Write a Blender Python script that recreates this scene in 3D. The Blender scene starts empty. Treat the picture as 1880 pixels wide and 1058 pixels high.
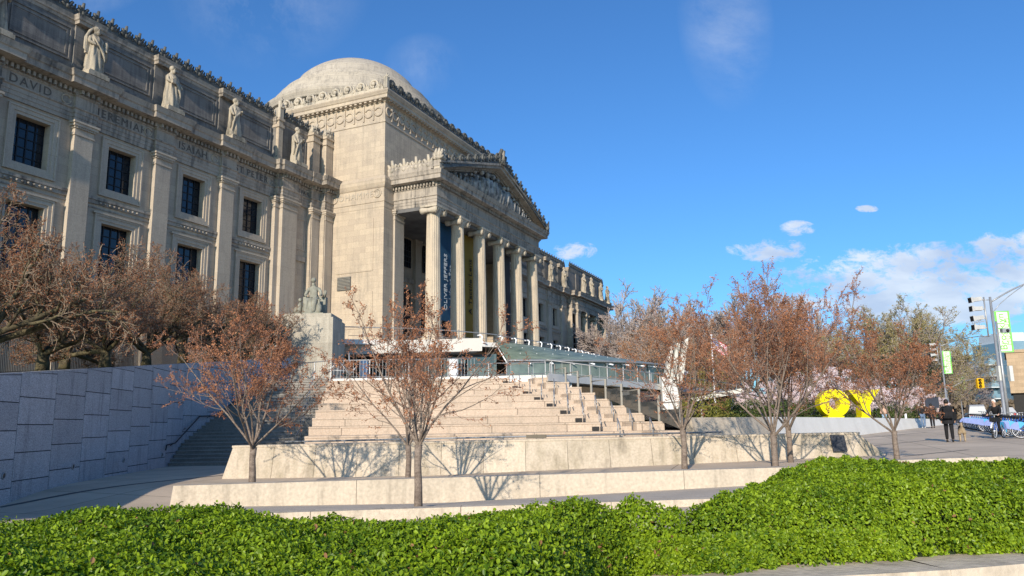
import bpy, math, random
import numpy as np
from mathutils import Vector, Matrix, Quaternion
PI = math.pi
def rad(a): return math.radians(a)
scene = bpy.context.scene
COL = scene.collection
# ------------------------------------------------------------------ camera
YAW, PITCH, ROLL, FOC = rad(23.923), rad(10.096), rad(-0.917), 1397.0
cF = Vector((math.cos(YAW)*math.cos(PITCH), math.sin(YAW)*math.cos(PITCH), math.sin(PITCH)))
cR0 = Vector((math.sin(YAW), -math.cos(YAW), 0)); cU0 = cR0.cross(cF)
cR = math.cos(ROLL)*cR0 + math.sin(ROLL)*cU0
cU = -math.sin(ROLL)*cR0 + math.cos(ROLL)*cU0
FH = Vector((math.cos(YAW), math.sin(YAW), 0)); RH = Vector((math.sin(YAW), -math.cos(YAW), 0))
cam = bpy.data.cameras.new('camera'); camo = bpy.data.objects.new('camera', cam); COL.objects.link(camo)
cam.sensor_width = 36; cam.lens = 36*FOC/1880.0; cam.clip_end = 4000; cam.clip_start = 0.1
m = Matrix((cR, cU, -cF)).transposed().to_4x4(); camo.matrix_world = m
scene.camera = camo
# ------------------------------------------------------------------ sun and sky
SUN_EL, SUN_TH = rad(20.0), rad(6.6)          # light travels along +X turned a little to +Y
ldir = Vector((math.cos(SUN_TH)*math.cos(SUN_EL), math.sin(SUN_TH)*math.cos(SUN_EL), -math.sin(SUN_EL)))
sun = bpy.data.lights.new('sun', 'SUN'); sun.energy = 5.0; sun.angle = rad(0.53); sun.color = (1.0, 0.875, 0.72)
suno = bpy.data.objects.new('sun', sun); COL.objects.link(suno)
suno.rotation_euler = ldir.to_track_quat('-Z', 'Y').to_euler()
world = bpy.data.worlds.new('World'); scene.world = world; world.use_nodes = True
def build_world():
    nt = world.node_tree; N = nt.nodes; Lk = nt.links
    N.clear()
    out = N.new('ShaderNodeOutputWorld'); bg = N.new('ShaderNodeBackground')
    sky = N.new('ShaderNodeTexSky'); sky.sky_type = 'NISHITA'; sky.sun_disc = False
    sky.sun_elevation = SUN_EL
    s = -ldir                                  # towards the sun
    sky.sun_rotation = math.atan2(s.x, s.y)
    sky.altitude = 0; sky.air_density = 1.0; sky.dust_density = 0.9; sky.ozone_density = 3.0
    tc = N.new('ShaderNodeTexCoord')
    def dot(v):
        n = N.new('ShaderNodeVectorMath'); n.operation = 'DOT_PRODUCT'
        Lk.new(tc.outputs['Generated'], n.inputs[0]); n.inputs[1].default_value = v; return n.outputs['Value']
    def mt(op, a, b=None, c=None):
        n = N.new('ShaderNodeMath'); n.operation = op
        for i, x in enumerate((a, b, c)):
            if x is None: continue
            if isinstance(x, (int, float)): n.inputs[i].default_value = x
            else: Lk.new(x, n.inputs[i])
        return n.outputs[0]
    df = dot(FH); dr = dot(RH); dz = dot((0, 0, 1))
    fpos = mt('MAXIMUM', df, 0.05)
    u = mt('DIVIDE', dr, fpos); v = mt('DIVIDE', dz, fpos)
    cmb = N.new('ShaderNodeCombineXYZ'); Lk.new(u, cmb.inputs[0]); Lk.new(v, cmb.inputs[1])
    def noise(sx, sy, scale, detail, rough, off):
        mp = N.new('ShaderNodeMapping'); mp.inputs['Scale'].default_value = (sx, sy, 1); mp.inputs['Location'].default_value = off
        Lk.new(cmb.outputs[0], mp.inputs[0])
        n = N.new('ShaderNodeTexNoise'); n.inputs['Scale'].default_value = scale; n.inputs['Detail'].default_value = detail
        n.inputs['Roughness'].default_value = rough; n.inputs['Distortion'].default_value = 0.3
        Lk.new(mp.outputs[0], n.inputs['Vector']); return n.outputs['Fac']
    def blob(u0, v0, su, sv):                  # soft ellipse
        a = mt('POWER', mt('DIVIDE', mt('SUBTRACT', u, u0), su), 2.0)
        b = mt('POWER', mt('DIVIDE', mt('SUBTRACT', v, v0), sv), 2.0)
        return mt('MAXIMUM', mt('SUBTRACT', 1.0, mt('ADD', a, b)), 0.0)
    n1 = noise(1, 1.7, 27.0, 12, 0.70, (0.3, 0.1, 0)); n1b = noise(1, 2.2, 4.5, 4, 0.5, (1.3, 0.6, 0)); n2 = noise(1.3, 1, 3.2, 10, 0.72, (4.2, 1.7, 0))
    bank = None
    for b in ((0.60, 0.178, 0.27, 0.056), (0.56, 0.148, 0.27, 0.034), (0.68, 0.215, 0.09, 0.035), (0.345, 0.224, 0.062, 0.018), (0.385, 0.254, 0.03, 0.012),
              (0.085, 0.228, 0.032, 0.014), (0.14, 0.115, 0.08, 0.03), (0.8, 0.155, 0.2, 0.045), (0.485, 0.28, 0.018, 0.006)):
        q = mt('POWER', blob(*b), 0.7); bank = q if bank is None else mt('MAXIMUM', bank, q)
    m1 = mt('MULTIPLY', mt('SUBTRACT', mt('ADD', mt('MULTIPLY', bank, 0.95), mt('ADD', mt('MULTIPLY', n1, 3.5), mt('MULTIPLY', n1b, 1.6))), 2.55+0.22), 1.7)
    m1 = mt('MULTIPLY', m1, mt('MINIMUM', mt('MULTIPLY', bank, 5.0), 1.0))
    m1 = mt('MINIMUM', mt('MAXIMUM', m1, 0.0), 1.0)
    wisp = None
    for b, k in (((-0.34, 0.66, 0.16, 0.17), 0.42), ((-0.60, 0.70, 0.12, 0.12), 0.8), ((0.31, 0.56, 0.07, 0.14), 0.42), ((-0.12, 0.50, 0.06, 0.05), 0.3), ((-0.25, 0.75, 0.25, 0.1), 0.3)):
        q = mt('MULTIPLY', blob(*b), k); wisp = q if wisp is None else mt('MAXIMUM', wisp, q)
    m2 = mt('MULTIPLY', mt('MAXIMUM', mt('MULTIPLY', mt('SUBTRACT', n2, 0.42), 2.6), 0.0), wisp)
    fac = mt('MULTIPLY', mt('MINIMUM', mt('MAXIMUM', mt('MULTIPLY', m1, 0.86), m2), 0.9), mt('GREATER_THAN', df, 0.06))
    # cloud colour: lighter tops, greyer undersides, from the noise itself
    nd = noise(1, 2.6, 9, 4, 0.5, (0.34, 0.19, 0))
    cr = N.new('ShaderNodeValToRGB'); cr.color_ramp.elements[0].position = 0.36; cr.color_ramp.elements[1].position = 0.66
    cr.color_ramp.elements[0].color = CLOUD_DARK; cr.color_ramp.elements[1].color = CLOUD_LIGHT
    Lk.new(nd, cr.inputs[0])
    tint = N.new('ShaderNodeMix'); tint.data_type = 'RGBA'; tint.blend_type = 'MULTIPLY'; tint.inputs[0].default_value = 1.0
    Lk.new(sky.outputs[0], tint.inputs[6]); tint.inputs[7].default_value = SKY_TINT
    mx = N.new('ShaderNodeMix'); mx.data_type = 'RGBA'; Lk.new(fac, mx.inputs[0]); Lk.new(tint.outputs[2], mx.inputs[6]); Lk.new(cr.outputs[0], mx.inputs[7])
    Lk.new(mx.outputs[2], bg.inputs[0]); bg.inputs[1].default_value = 0.145
    Lk.new(bg.outputs[0], out.inputs[0])
CLOUD_DARK = (3.3, 3.9, 5.0, 1); CLOUD_LIGHT = (5.2, 5.6, 6.1, 1); SKY_TINT = (0.43, 0.78, 1.12, 1)
build_world()
vs = scene.view_settings; vs.view_transform = 'Standard'; vs.look = 'None'; vs.gamma = 1.0; vs.use_curve_mapping = False; vs.exposure = 0.17
scene.render.engine = 'CYCLES'
# ------------------------------------------------------------------ places
def ray(u, v): return cF + ((u-940)/FOC)*cR - ((v-529)/FOC)*cU
def W(u, v, d):                                # world point seen at (u,v) of the photo, d metres ahead
    q = ray(u, v); return q*(d/q.dot(FH))
def WY(u, v, Y): q = ray(u, v); return q*(Y/q.y)
def WZ(u, v, Z): q = ray(u, v); return q*(Z/q.z)
def L(r, d, z=0.0): return FH*d + RH*r + Vector((0, 0, z))
def RD(p): return p.dot(RH), p.dot(FH)
def gz(p):                                     # height of the plaza
    r, d = RD(p); k = 1.0 if r < 4 else max(0.0, 1-(r-4)/4)
    return -1.62 + 0.028*max(-3.0, min(34.0, r)) - 0.34*k*math.exp(-((d-19.8)/3.0)**2)
def onG(p): q = p.copy(); q.z = gz(p); return q
def G(u, v):                                   # plaza point seen at (u,v)
    q = ray(u, v); t = 20.0
    for _ in range(60): p = q*t; t = gz(p)/q.z if q.z < -1e-6 else t
    return onG(q*t)
# ------------------------------------------------------------------ materials
MATS = {}
def newmat(name):
    m = bpy.data.materials.new(name); m.use_nodes = True; MATS[name] = m
    nt = m.node_tree; return m, nt, nt.nodes['Principled BSDF']
def mat(name, col, rough=0.8, var=0.12, scale=3.0, spec=0.3, metal=0.0, bump=0.0, bscale=30.0, trans=0.0, stretch=(1,1,1), detail=6, col2=None, contrast=0.5, alpha=1.0, emis=None, speck=None, trsl=0.0):
    m, nt, b = newmat(name); N = nt.nodes; Lk = nt.links
    geo = N.new('ShaderNodeNewGeometry')
    mp = N.new('ShaderNodeMapping'); mp.inputs['Scale'].default_value = stretch; Lk.new(geo.outputs['Position'], mp.inputs[0])
    n = N.new('ShaderNodeTexNoise'); n.inputs['Scale'].default_value = scale; n.inputs['Detail'].default_value = detail; n.inputs['Roughness'].default_value = 0.6
    Lk.new(mp.outputs[0], n.inputs['Vector'])
    cr = N.new('ShaderNodeValToRGB'); e = cr.color_ramp.elements
    e[0].position = 0.5-contrast*0.4; e[1].position = 0.5+contrast*0.4
    c2 = col2 if col2 else tuple(min(1, c*(1+var)) for c in col); c1 = col if col2 else tuple(c*(1-var) for c in col)
    e[0].color = (*c1, 1); e[1].color = (*c2, 1); Lk.new(n.outputs['Fac'], cr.inputs[0])
    src = cr.outputs[0]
    if speck:
        sn = N.new('ShaderNodeTexNoise'); sn.inputs['Scale'].default_value = speck[0]; sn.inputs['Detail'].default_value = 2
        Lk.new(geo.outputs['Position'], sn.inputs['Vector'])
        r2 = N.new('ShaderNodeValToRGB'); r2.color_ramp.elements[0].position = 0.35; r2.color_ramp.elements[1].position = 0.65
        r2.color_ramp.elements[0].color = (1-speck[1],)*3+(1,); r2.color_ramp.elements[1].color = (1+speck[1],)*3+(1,)
        Lk.new(sn.outputs['Fac'], r2.inputs[0])
        mm = N.new('ShaderNodeMix'); mm.data_type = 'RGBA'; mm.blend_type = 'MULTIPLY'; mm.inputs[0].default_value = 1
        Lk.new(src, mm.inputs[6]); Lk.new(r2.outputs[0], mm.inputs[7]); src = mm.outputs[2]
    Lk.new(src, b.inputs['Base Color'])
    b.inputs['Roughness'].default_value = rough; b.inputs['Metallic'].default_value = metal
    b.inputs['Specular IOR Level'].default_value = spec
    if trans: b.inputs['Transmission Weight'].default_value = trans
    if trsl:
        b.inputs['Subsurface Weight'].default_value = 0.0
    if alpha < 1: b.inputs['Alpha'].default_value = alpha
    if bump:
        bn = N.new('ShaderNodeTexNoise'); bn.inputs['Scale'].default_value = bscale; bn.inputs['Detail'].default_value = 4
        Lk.new(geo.outputs['Position'], bn.inputs['Vector'])
        bp = N.new('ShaderNodeBump'); bp.inputs['Strength'].default_value = bump; bp.inputs['Distance'].default_value = 0.02
        Lk.new(bn.outputs['Fac'], bp.inputs['Height']); Lk.new(bp.outputs[0], b.inputs['Normal'])
    return m
def stone(name, col, stain=(0.16, 0.15, 0.14), stain_amt=0.5, bw=1.5, bh=0.62, joint=0.35, warm=None, streak=0.5, joints=True, patch=0.12):
    """limestone: ashlar joints, block to block variation, stains running down"""
    m, nt, b = newmat(name); N = nt.nodes; Lk = nt.links
    geo = N.new('ShaderNodeNewGeometry'); sp = N.new('ShaderNodeSeparateXYZ'); Lk.new(geo.outputs['Position'], sp.inputs[0])
    ad = N.new('ShaderNodeMath'); ad.operation = 'ADD'; Lk.new(sp.outputs[0], ad.inputs[0]); Lk.new(sp.outputs[1], ad.inputs[1])
    cb = N.new('ShaderNodeCombineXYZ'); Lk.new(ad.outputs[0], cb.inputs[0]); Lk.new(sp.outputs[2], cb.inputs[1])
    br = N.new('ShaderNodeTexBrick'); br.inputs['Scale'].default_value = 1.0; br.inputs['Brick Width'].default_value = bw; br.inputs['Row Height'].default_value = bh
    br.inputs['Mortar Size'].default_value = 0.014; br.inputs['Mortar Smooth'].default_value = 0.3; br.offset = 0.5
    br.inputs['Color1'].default_value = (*[c*(1-patch) for c in col], 1); br.inputs['Color2'].default_value = (*[c*(1+patch*0.6) for c in (warm or col)], 1)
    br.inputs['Mortar'].default_value = (*[c*(1-joint) for c in col], 1)
    Lk.new(cb.outputs[0], br.inputs['Vector'])
    n = N.new('ShaderNodeTexNoise'); n.inputs['Scale'].default_value = 0.55; n.inputs['Detail'].default_value = 8; n.inputs['Roughness'].default_value = 0.65
    Lk.new(geo.outputs['Position'], n.inputs['Vector'])
    mp = N.new('ShaderNodeMapping'); mp.inputs['Scale'].default_value = (3.2, 3.2, 0.22); Lk.new(geo.outputs['Position'], mp.inputs[0])
    n2 = N.new('ShaderNodeTexNoise'); n2.inputs['Scale'].default_value = 1.0; n2.inputs['Detail'].default_value = 5; Lk.new(mp.outputs[0], n2.inputs['Vector'])
    mu = N.new('ShaderNodeMath'); mu.operation = 'MULTIPLY'; Lk.new(n.outputs['Fac'], mu.inputs[0]); Lk.new(n2.outputs['Fac'], mu.inputs[1])
    cr = N.new('ShaderNodeValToRGB'); cr.color_ramp.elements[0].position = 0.22; cr.color_ramp.elements[1].position = 0.42
    cr.color_ramp.elements[0].color = (0, 0, 0, 1); cr.color_ramp.elements[1].color = (stain_amt,)*3+(1,); Lk.new(mu.outputs[0], cr.inputs[0])
    mx = N.new('ShaderNodeMix'); mx.data_type = 'RGBA'; Lk.new(cr.outputs[0], mx.inputs[0])
    if joints: Lk.new(br.outputs['Color'], mx.inputs[6])
    else: mx.inputs[6].default_value = (*col, 1)
    mx.inputs[7].default_value = (*stain, 1)
    n3 = N.new('ShaderNodeTexNoise'); n3.inputs['Scale'].default_value = 14; n3.inputs['Detail'].default_value = 3; Lk.new(geo.outputs['Position'], n3.inputs['Vector'])
    r3 = N.new('ShaderNodeValToRGB'); r3.color_ramp.elements[0].color = (0.86, 0.86, 0.86, 1); r3.color_ramp.elements[1].color = (1.1, 1.1, 1.1, 1)
    r3.color_ramp.elements[0].position = 0.3; r3.color_ramp.elements[1].position = 0.7
    Lk.new(n3.outputs['Fac'], r3.inputs[0])
    m2 = N.new('ShaderNodeMix'); m2.data_type = 'RGBA'; m2.blend_type = 'MULTIPLY'; m2.inputs[0].default_value = 1
    Lk.new(mx.outputs[2], m2.inputs[6]); Lk.new(r3.outputs[0], m2.inputs[7]); Lk.new(m2.outputs[2], b.inputs['Base Color'])
    b.inputs['Roughness'].default_value = 0.85; b.inputs['Specular IOR Level'].default_value = 0.2
    bp = N.new('ShaderNodeBump'); bp.inputs['Strength'].default_value = 0.35; bp.inputs['Distance'].default_value = 0.03
    Lk.new(n3.outputs['Fac'], bp.inputs['Height']); Lk.new(bp.outputs[0], b.inputs['Normal'])
    return m
# ------------------------------------------------------------------ mesh building
class MB:
    def __init__(s): s.v = []; s.f = []; s.sm = []
    def add(s, vs, fs, smooth=False):
        o = len(s.v); s.v.extend([tuple(q) for q in vs]); s.f.extend([tuple(i+o for i in f) for f in fs]); s.sm.extend([smooth]*len(fs))
    def box(s, x0, x1, y0, y1, z0, z1):
        s.add([(x0,y0,z0),(x1,y0,z0),(x1,y1,z0),(x0,y1,z0),(x0,y0,z1),(x1,y0,z1),(x1,y1,z1),(x0,y1,z1)],
              [(0,3,2,1),(4,5,6,7),(0,1,5,4),(1,2,6,5),(2,3,7,6),(3,0,4,7)])
    def cbox(s, c, sx, sy, sz, ax=(1,0,0), up=(0,0,1)):     # oriented box, centre c
        a = Vector(ax).normalized(); w = Vector(up).normalized(); b = w.cross(a).normalized(); w = a.cross(b); c = Vector(c)
        vs = [c + a*(i*sx/2) + b*(j*sy/2) + w*(k*sz/2) for k in (-1,1) for (i,j) in ((-1,-1),(1,-1),(1,1),(-1,1))]
        s.add(vs, [(0,3,2,1),(4,5,6,7),(0,1,5,4),(1,2,6,5),(2,3,7,6),(3,0,4,7)])
    def slab(s, pts, z0, z1):                              # convex polygon in plan (z0/z1: numbers or lists)
        n = len(pts)
        A = z0 if isinstance(z0, (list, tuple)) else [z0]*n; B = z1 if isinstance(z1, (list, tuple)) else [z1]*n
        area = sum(pts[i][0]*pts[(i+1)%n][1]-pts[(i+1)%n][0]*pts[i][1] for i in range(n))
        idx = list(range(n)) if area > 0 else list(range(n))[::-1]
        vs = [(pts[i][0], pts[i][1], A[i]) for i in idx] + [(pts[i][0], pts[i][1], B[i]) for i in idx]
        s.add(vs, [tuple(range(n))[::-1], tuple(range(n, 2*n))] + [(i, (i+1)%n, (i+1)%n+n, i+n) for i in range(n)])
    def tube(s, pts, rads, n=6, cap=True, smooth=True):
        pts = [Vector(p) for p in pts]; k = len(pts)
        if not isinstance(rads, (list, tuple)): rads = [rads]*k
        vs = []; ref = None
        for i, p in enumerate(pts):
            t = (pts[min(i+1, k-1)] - pts[max(i-1, 0)])
            if t.length < 1e-9: t = Vector((0,0,1))
            t.normalize()
            if ref is None:
                ref = Vector((0,0,1)) if abs(t.z) < 0.9 else Vector((1,0,0))
            a = (ref - t*ref.dot(t));
            if a.length < 1e-6: a = t.orthogonal()
            a.normalize(); ref = a; b = t.cross(a)
            for j in range(n):
                an = 2*PI*j/n; vs.append(p + a*(math.cos(an)*rads[i]) + b*(math.sin(an)*rads[i]))
        fs = [(i*n+j, i*n+(j+1)%n, (i+1)*n+(j+1)%n, (i+1)*n+j) for i in range(k-1) for j in range(n)]
        if cap: fs += [tuple(range(n))[::-1], tuple(range((k-1)*n, k*n))]
        s.add(vs, fs, smooth)
    def lathe(s, prof, c=(0,0,0), n=24, smooth=True, ax=None, a0=0, a1=2*PI, mod=None):
        c = Vector(c); full = abs(a1-a0-2*PI) < 1e-6; m_ = n if full else n+1
        vs = []
        for (r, z) in prof:
            for j in range(m_):
                an = a0+(a1-a0)*j/n; rr = r*(mod(j) if mod else 1)
                q = Vector((math.cos(an)*rr, math.sin(an)*rr, z))
                if ax is not None: q = ax @ q
                vs.append(c+q)
        fs = []
        for i in range(len(prof)-1):
            for j in range(n): fs.append((i*m_+j, i*m_+(j+1)%m_, (i+1)*m_+(j+1)%m_, (i+1)*m_+j))
        s.add(vs, fs, smooth)
    def ball(s, c, rx, ry=None, rz=None, n=10, m_=7, q=None, smooth=True):
        ry = ry or rx; rz = rz or rx; c = Vector(c); vs = [Vector((0,0,-rz))]; 
        for i in range(1, m_):
            ph = -PI/2+PI*i/m_
            for j in range(n): an = 2*PI*j/n; vs.append(Vector((math.cos(an)*math.cos(ph)*rx, math.sin(an)*math.cos(ph)*ry, math.sin(ph)*rz)))
        vs.append(Vector((0,0,rz)))
        if q is not None: vs = [q @ x for x in vs]
        fs = [(0, 1+(j+1)%n, 1+j) for j in range(n)]
        for i in range(m_-2):
            for j in range(n): fs.append((1+i*n+j, 1+i*n+(j+1)%n, 1+(i+1)*n+(j+1)%n, 1+(i+1)*n+j))
        e = len(vs)-1; fs += [(e, 1+(m_-2)*n+j, 1+(m_-2)*n+(j+1)%n) for j in range(n)]
        s.add([c+x for x in vs], fs, smooth)
    def sweep(s, path, prof, closed_prof=True, cap=True):
        """path: plan polyline [(x,y)], outward side is to the RIGHT of travel; prof: [(offset, z)]"""
        P = [Vector((p[0], p[1])) for p in path]; n = len(P); k = len(prof); vs = []
        nor = []
        for i in range(n-1):
            t = (P[i+1]-P[i]).normalized(); nor.append(Vector((t.y, -t.x)))
        for i in range(n):
            a = nor[max(i-1, 0)]; b = nor[min(i, n-2)]; w = (a+b); w = w/(1+a.dot(b)) if (1+a.dot(b)) > 1e-3 else a
            for (o, z) in prof: q = P[i]+w*o; vs.append((q.x, q.y, z))
        fs = []
        kk = k if closed_prof else k-1
        for i in range(n-1):
            for j in range(kk): fs.append((i*k+j, (i+1)*k+j, (i+1)*k+(j+1)%k, i*k+(j+1)%k))
        if cap and closed_prof: fs += [tuple(range(k)), tuple(range((n-1)*k, n*k))[::-1]]
        s.add(vs, fs)
    def build(s, name, material, parent=None, **props):
        return mkobj(name, s.v, s.f, material, parent, s.sm, **props)
def mkobj(name, vs, fs, material, parent=None, smooth=None, **props):
    me = bpy.data.meshes.new(name); me.from_pydata(vs, [], fs); 
    if smooth is not None and len(smooth) == len(me.polygons): me.polygons.foreach_set('use_smooth', smooth)
    me.materials.append(material); me.update()
    o = bpy.data.objects.new(name, me); COL.objects.link(o)
    if parent is not None: o.parent = parent
    for k, v in props.items(): o[k] = v
    return o
def npobj(name, V, Q, material, parent=None, smooth=False, **props):
    me = bpy.data.meshes.new(name); nv = len(V); nf, k = Q.shape
    me.vertices.add(nv); me.vertices.foreach_set('co', np.asarray(V, np.float32).ravel())
    me.loops.add(nf*k); me.loops.foreach_set('vertex_index', np.asarray(Q, np.int32).ravel())
    me.polygons.add(nf); me.polygons.foreach_set('loop_start', np.arange(0, nf*k, k, dtype=np.int32)); me.polygons.foreach_set('loop_total', np.full(nf, k, np.int32))
    me.polygons.foreach_set('use_smooth', np.full(nf, smooth, bool))
    me.materials.append(material); me.update(calc_edges=True); me.validate()
    o = bpy.data.objects.new(name, me); COL.objects.link(o)
    if parent is not None: o.parent = parent
    for kk, v in props.items(): o[kk] = v
    return o
def thing(name, label, cat, loc=(0,0,0), rz=0.0, group=None):
    o = bpy.data.objects.new(name, None); COL.objects.link(o); o.location = loc; o.rotation_euler = (0, 0, rz)
    o['label'] = label; o['category'] = cat
    if group: o['group'] = group
    return o
def tag(o, label, cat, group=None):
    o['label'] = label; o['category'] = cat
    if group: o['group'] = group
    return o
def struct(o): o['kind'] = 'structure'; return o
def dup(root, loc=None, rz=None, label=None, scale=None):
    r = root.copy(); COL.objects.link(r)
    if loc is not None: r.location = loc
    if rz is not None: r.rotation_euler = (0, 0, rz)
    if label: r['label'] = label
    if scale: r.scale = (scale,)*3
    def rec(src, dst):
        for ch in list(src.children):
            c = ch.copy(); COL.objects.link(c); c.parent = dst; rec(ch, c)
    rec(root, r)
    return r
def text_mesh(s, size, material, name, parent, origin, xdir, ydir, extr=0.01, align='CENTER', font_shear=0, spacing=1.0, **props):
    cu = bpy.data.curves.new('txt', 'FONT'); cu.body = s; cu.size = size; cu.extrude = extr; cu.align_x = align; cu.space_character = spacing; cu.resolution_u = 3
    to = bpy.data.objects.new('txt', cu); COL.objects.link(to)
    dg = bpy.context.evaluated_depsgraph_get(); me = bpy.data.meshes.new_from_object(to.evaluated_get(dg))
    bpy.data.objects.remove(to); bpy.data.curves.remove(cu)
    x = Vector(xdir).normalized(); y = Vector(ydir).normalized(); z = x.cross(y); o_ = Vector(origin)
    for v in me.vertices: v.co = o_ + x*v.co.x + y*v.co.y + z*v.co.z
    me.materials.clear(); me.materials.append(material); me.name = name
    o = bpy.data.objects.new(name, me); COL.objects.link(o)
    if parent is not None: o.parent = parent
    for k, v in props.items(): o[k] = v
    return o
# ================================================================== MUSEUM
M_lime = stone('limestone', (0.44, 0.365, 0.28), warm=(0.475, 0.395, 0.295), stain=(0.24, 0.21, 0.175), stain_amt=0.55, patch=0.055, joint=0.2)
M_limep = stone('limestone_smooth', (0.445, 0.38, 0.30), stain=(0.27, 0.235, 0.20), stain_amt=0.5, bh=1.9, bw=3.2, patch=0.05, joint=0.2)
M_corn = stone('limestone_cornice', (0.38, 0.33, 0.27), stain=(0.09, 0.085, 0.08), stain_amt=0.95, bw=1.9, bh=3.0, patch=0.08)
M_attic = stone('limestone_attic', (0.22, 0.205, 0.185), stain=(0.07, 0.07, 0.072), stain_amt=0.85, bw=1.8, bh=0.7, patch=0.16)  # darker: weathering and stains, plus the dimness of grazing light put into the colour
M_shaft = stone('limestone_shaft', (0.50, 0.42, 0.315), stain=(0.22, 0.2, 0.17), stain_amt=0.6, joints=False)
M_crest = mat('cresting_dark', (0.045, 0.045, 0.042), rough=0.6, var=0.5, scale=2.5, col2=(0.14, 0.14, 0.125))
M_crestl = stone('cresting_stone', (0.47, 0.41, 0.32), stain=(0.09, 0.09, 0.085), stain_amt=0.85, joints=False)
M_relief = mat('relief_stone', (0.10, 0.10, 0.095), rough=0.85, scale=1.3, col2=(0.46, 0.43, 0.38), contrast=0.35)
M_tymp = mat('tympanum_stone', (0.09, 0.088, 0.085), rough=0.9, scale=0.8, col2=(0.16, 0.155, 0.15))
M_letter = mat('letter_shade', (0.13, 0.115, 0.10), rough=0.95, scale=5)
M_letter2 = mat('letter_relief', (0.40, 0.35, 0.28), rough=0.95, scale=5)
M_glassw = mat('window_glass', (0.012, 0.016, 0.024), rough=0.06, spec=0.6, scale=0.7, var=0.4)
M_grille = mat('window_iron', (0.015, 0.016, 0.02), rough=0.5)
M_door = mat('dark_interior', (0.03, 0.028, 0.027), rough=0.8)
M_dome = stone('dome_stone', (0.43, 0.38, 0.31), stain=(0.2, 0.18, 0.16), stain_amt=0.7, bw=1.6, bh=0.55, patch=0.06)
M_roof = mat('roof_lead', (0.22, 0.25, 0.22), rough=0.7, scale=0.6)
museum = thing('museum_building', 'huge beaux-arts limestone museum with dome, carved pediment and six fluted columns', 'museum')
MUS = museum
MX0 = 18.5
ENT = [(-0.55, 21.97), (0.0, 21.97), (0.0, 22.27), (0.04, 22.27), (0.04, 22.57), (0.08, 22.57), (0.08, 22.85), (0.18, 22.92), (0.18, 23.0), (0.02, 23.02),
       (0.02, 23.82), (0.12, 23.9), (0.12, 24.33), (0.52, 24.38), (0.95, 24.42), (0.97, 24.82), (1.06, 24.9), (1.12, 25.12), (1.2, 25.3), (0.9, 25.36), (-0.55, 25.42)]
BELT = [(-0.55, 21.97), (0.03, 21.97), (0.03, 22.5), (0.1, 22.56), (0.1, 22.92), (0.02, 22.95), (0.02, 24.0), (0.12, 24.1), (0.3, 24.5), (0.34, 24.9), (0.16, 25.25), (-0.55, 25.3)]
BASEP = [(-0.55, 2.0), (0.12, 2.0), (0.12, 8.6), (0.0, 8.75), (-0.55, 8.75)]
def ressaut_path(xs, Y, dY, hw):
    p = []
    for x in xs: p += [(x-hw, Y), (x-hw, Y-dY), (x+hw, Y-dY), (x+hw, Y)]
    return p
PX = [21.37+7.04*k for k in range(5)]          # pilaster centres 21.37, 28.41, 35.45, 42.49, 49.53
WX = [24.89+7.04*k for k in range(5)]          # window centres 24.9 31.93 38.97 46.0 53.05
near = [(-6, 48.4), (MX0, 48.4), (MX0, 49.86)] + ressaut_path(PX, 49.86, 0.26, 0.86) + [(55.7, 49.86), (55.7, 49.4), (56.05, 49.4), (56.05, 49.1), (58.35, 49.1), (58.35, 49.4), (60.25, 49.4), (60.25, 49.0), (61.65, 49.0), (61.65, 48.4), (63.1, 48.4)]
mir = lambda path: [(157.2-x, y) for (x, y) in path][::-1]
far = mir(near)[:-2]
far = [q for q in far if q[0] < 139] + [(139.0, 49.86), (139.0, 48.9), (141.0, 48.9), (141.0, 48.4), (161.5, 48.4), (161.5, 52.0)]
portp = [(64.87, 42.1), (64.87, 36.96), (92.33, 36.96), (92.33, 42.1)]
def dentils(mb, path, z0=24.0, z1=24.3, off=0.12, proj=0.3, step=0.36, w=0.19):
    for i in range(len(path)-1):
        a = Vector((path[i][0], path[i][1], 0)); b = Vector((path[i+1][0], path[i+1][1], 0)); t = b-a; Lh = t.length
        if Lh < 0.5: continue
        t.normalize(); nrm = Vector((t.y, -t.x, 0)); n = int(Lh/step)
        for k in range(n):
            c = a + t*((k+0.5)*Lh/n) + nrm*(off+proj/2-0.02) + Vector((0, 0, (z0+z1)/2))
            mb.cbox(c, w, proj, z1-z0, ax=t)
for p in (near, far, portp):
    ent = MB(); ent.sweep(p, ENT); e_ = ent.build('entablature', M_corn, MUS); dn = MB(); dentils(dn, p); dn.build('dentil_course', M_corn, e_)
bel = MB(); bel.sweep([(63.1, 48.38), (63.1, 42.1), (64.86, 42.1)], BELT); bel.sweep([(92.34, 42.1), (94.1, 42.1), (94.1, 48.38)], BELT)
bel.build('belt_course', M_lime, MUS)
# ---- walls
wl = MB(); fr = MB(); sil = MB()
def frame(mb, x0, x1, z0, z1, Y, steps=((0.0, 0.22, 0.06), (0.22, 0.5, 0.12), (0.5, 0.62, 0.18))):
    for (a, b, p) in steps:
        mb.box(x0-b, x0-a, Y-p, Y, z0-b, z1+b); mb.box(x1+a, x1+b, Y-p, Y, z0-b, z1+b)
        mb.box(x0-a, x1+a, Y-p, Y, z1+a, z1+b); mb.box(x0-a, x1+a, Y-p, Y, z0-b, z0-a)
def window(x0, x1, z0, z1, Y, dep=0.62, nx=4, nz=5, parent=MUS):
    g = MB(); g.box(x0, x1, Y+dep, Y+dep+0.03, z0, z1); w = g.build('window', M_glassw, parent)
    r = MB(); 
    for i in range(nx+1): xx = x0+(x1-x0)*i/nx; r.box(xx-0.04, xx+0.04, Y+dep-0.07, Y+dep-0.01, z0, z1)
    for i in range(nz+1): zz = z0+(z1-z0)*i/nz; r.box(x0, x1, Y+dep-0.06, Y+dep-0.005, zz-0.03, zz+0.03)
    r.build('window_grille', M_grille, w)
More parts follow.
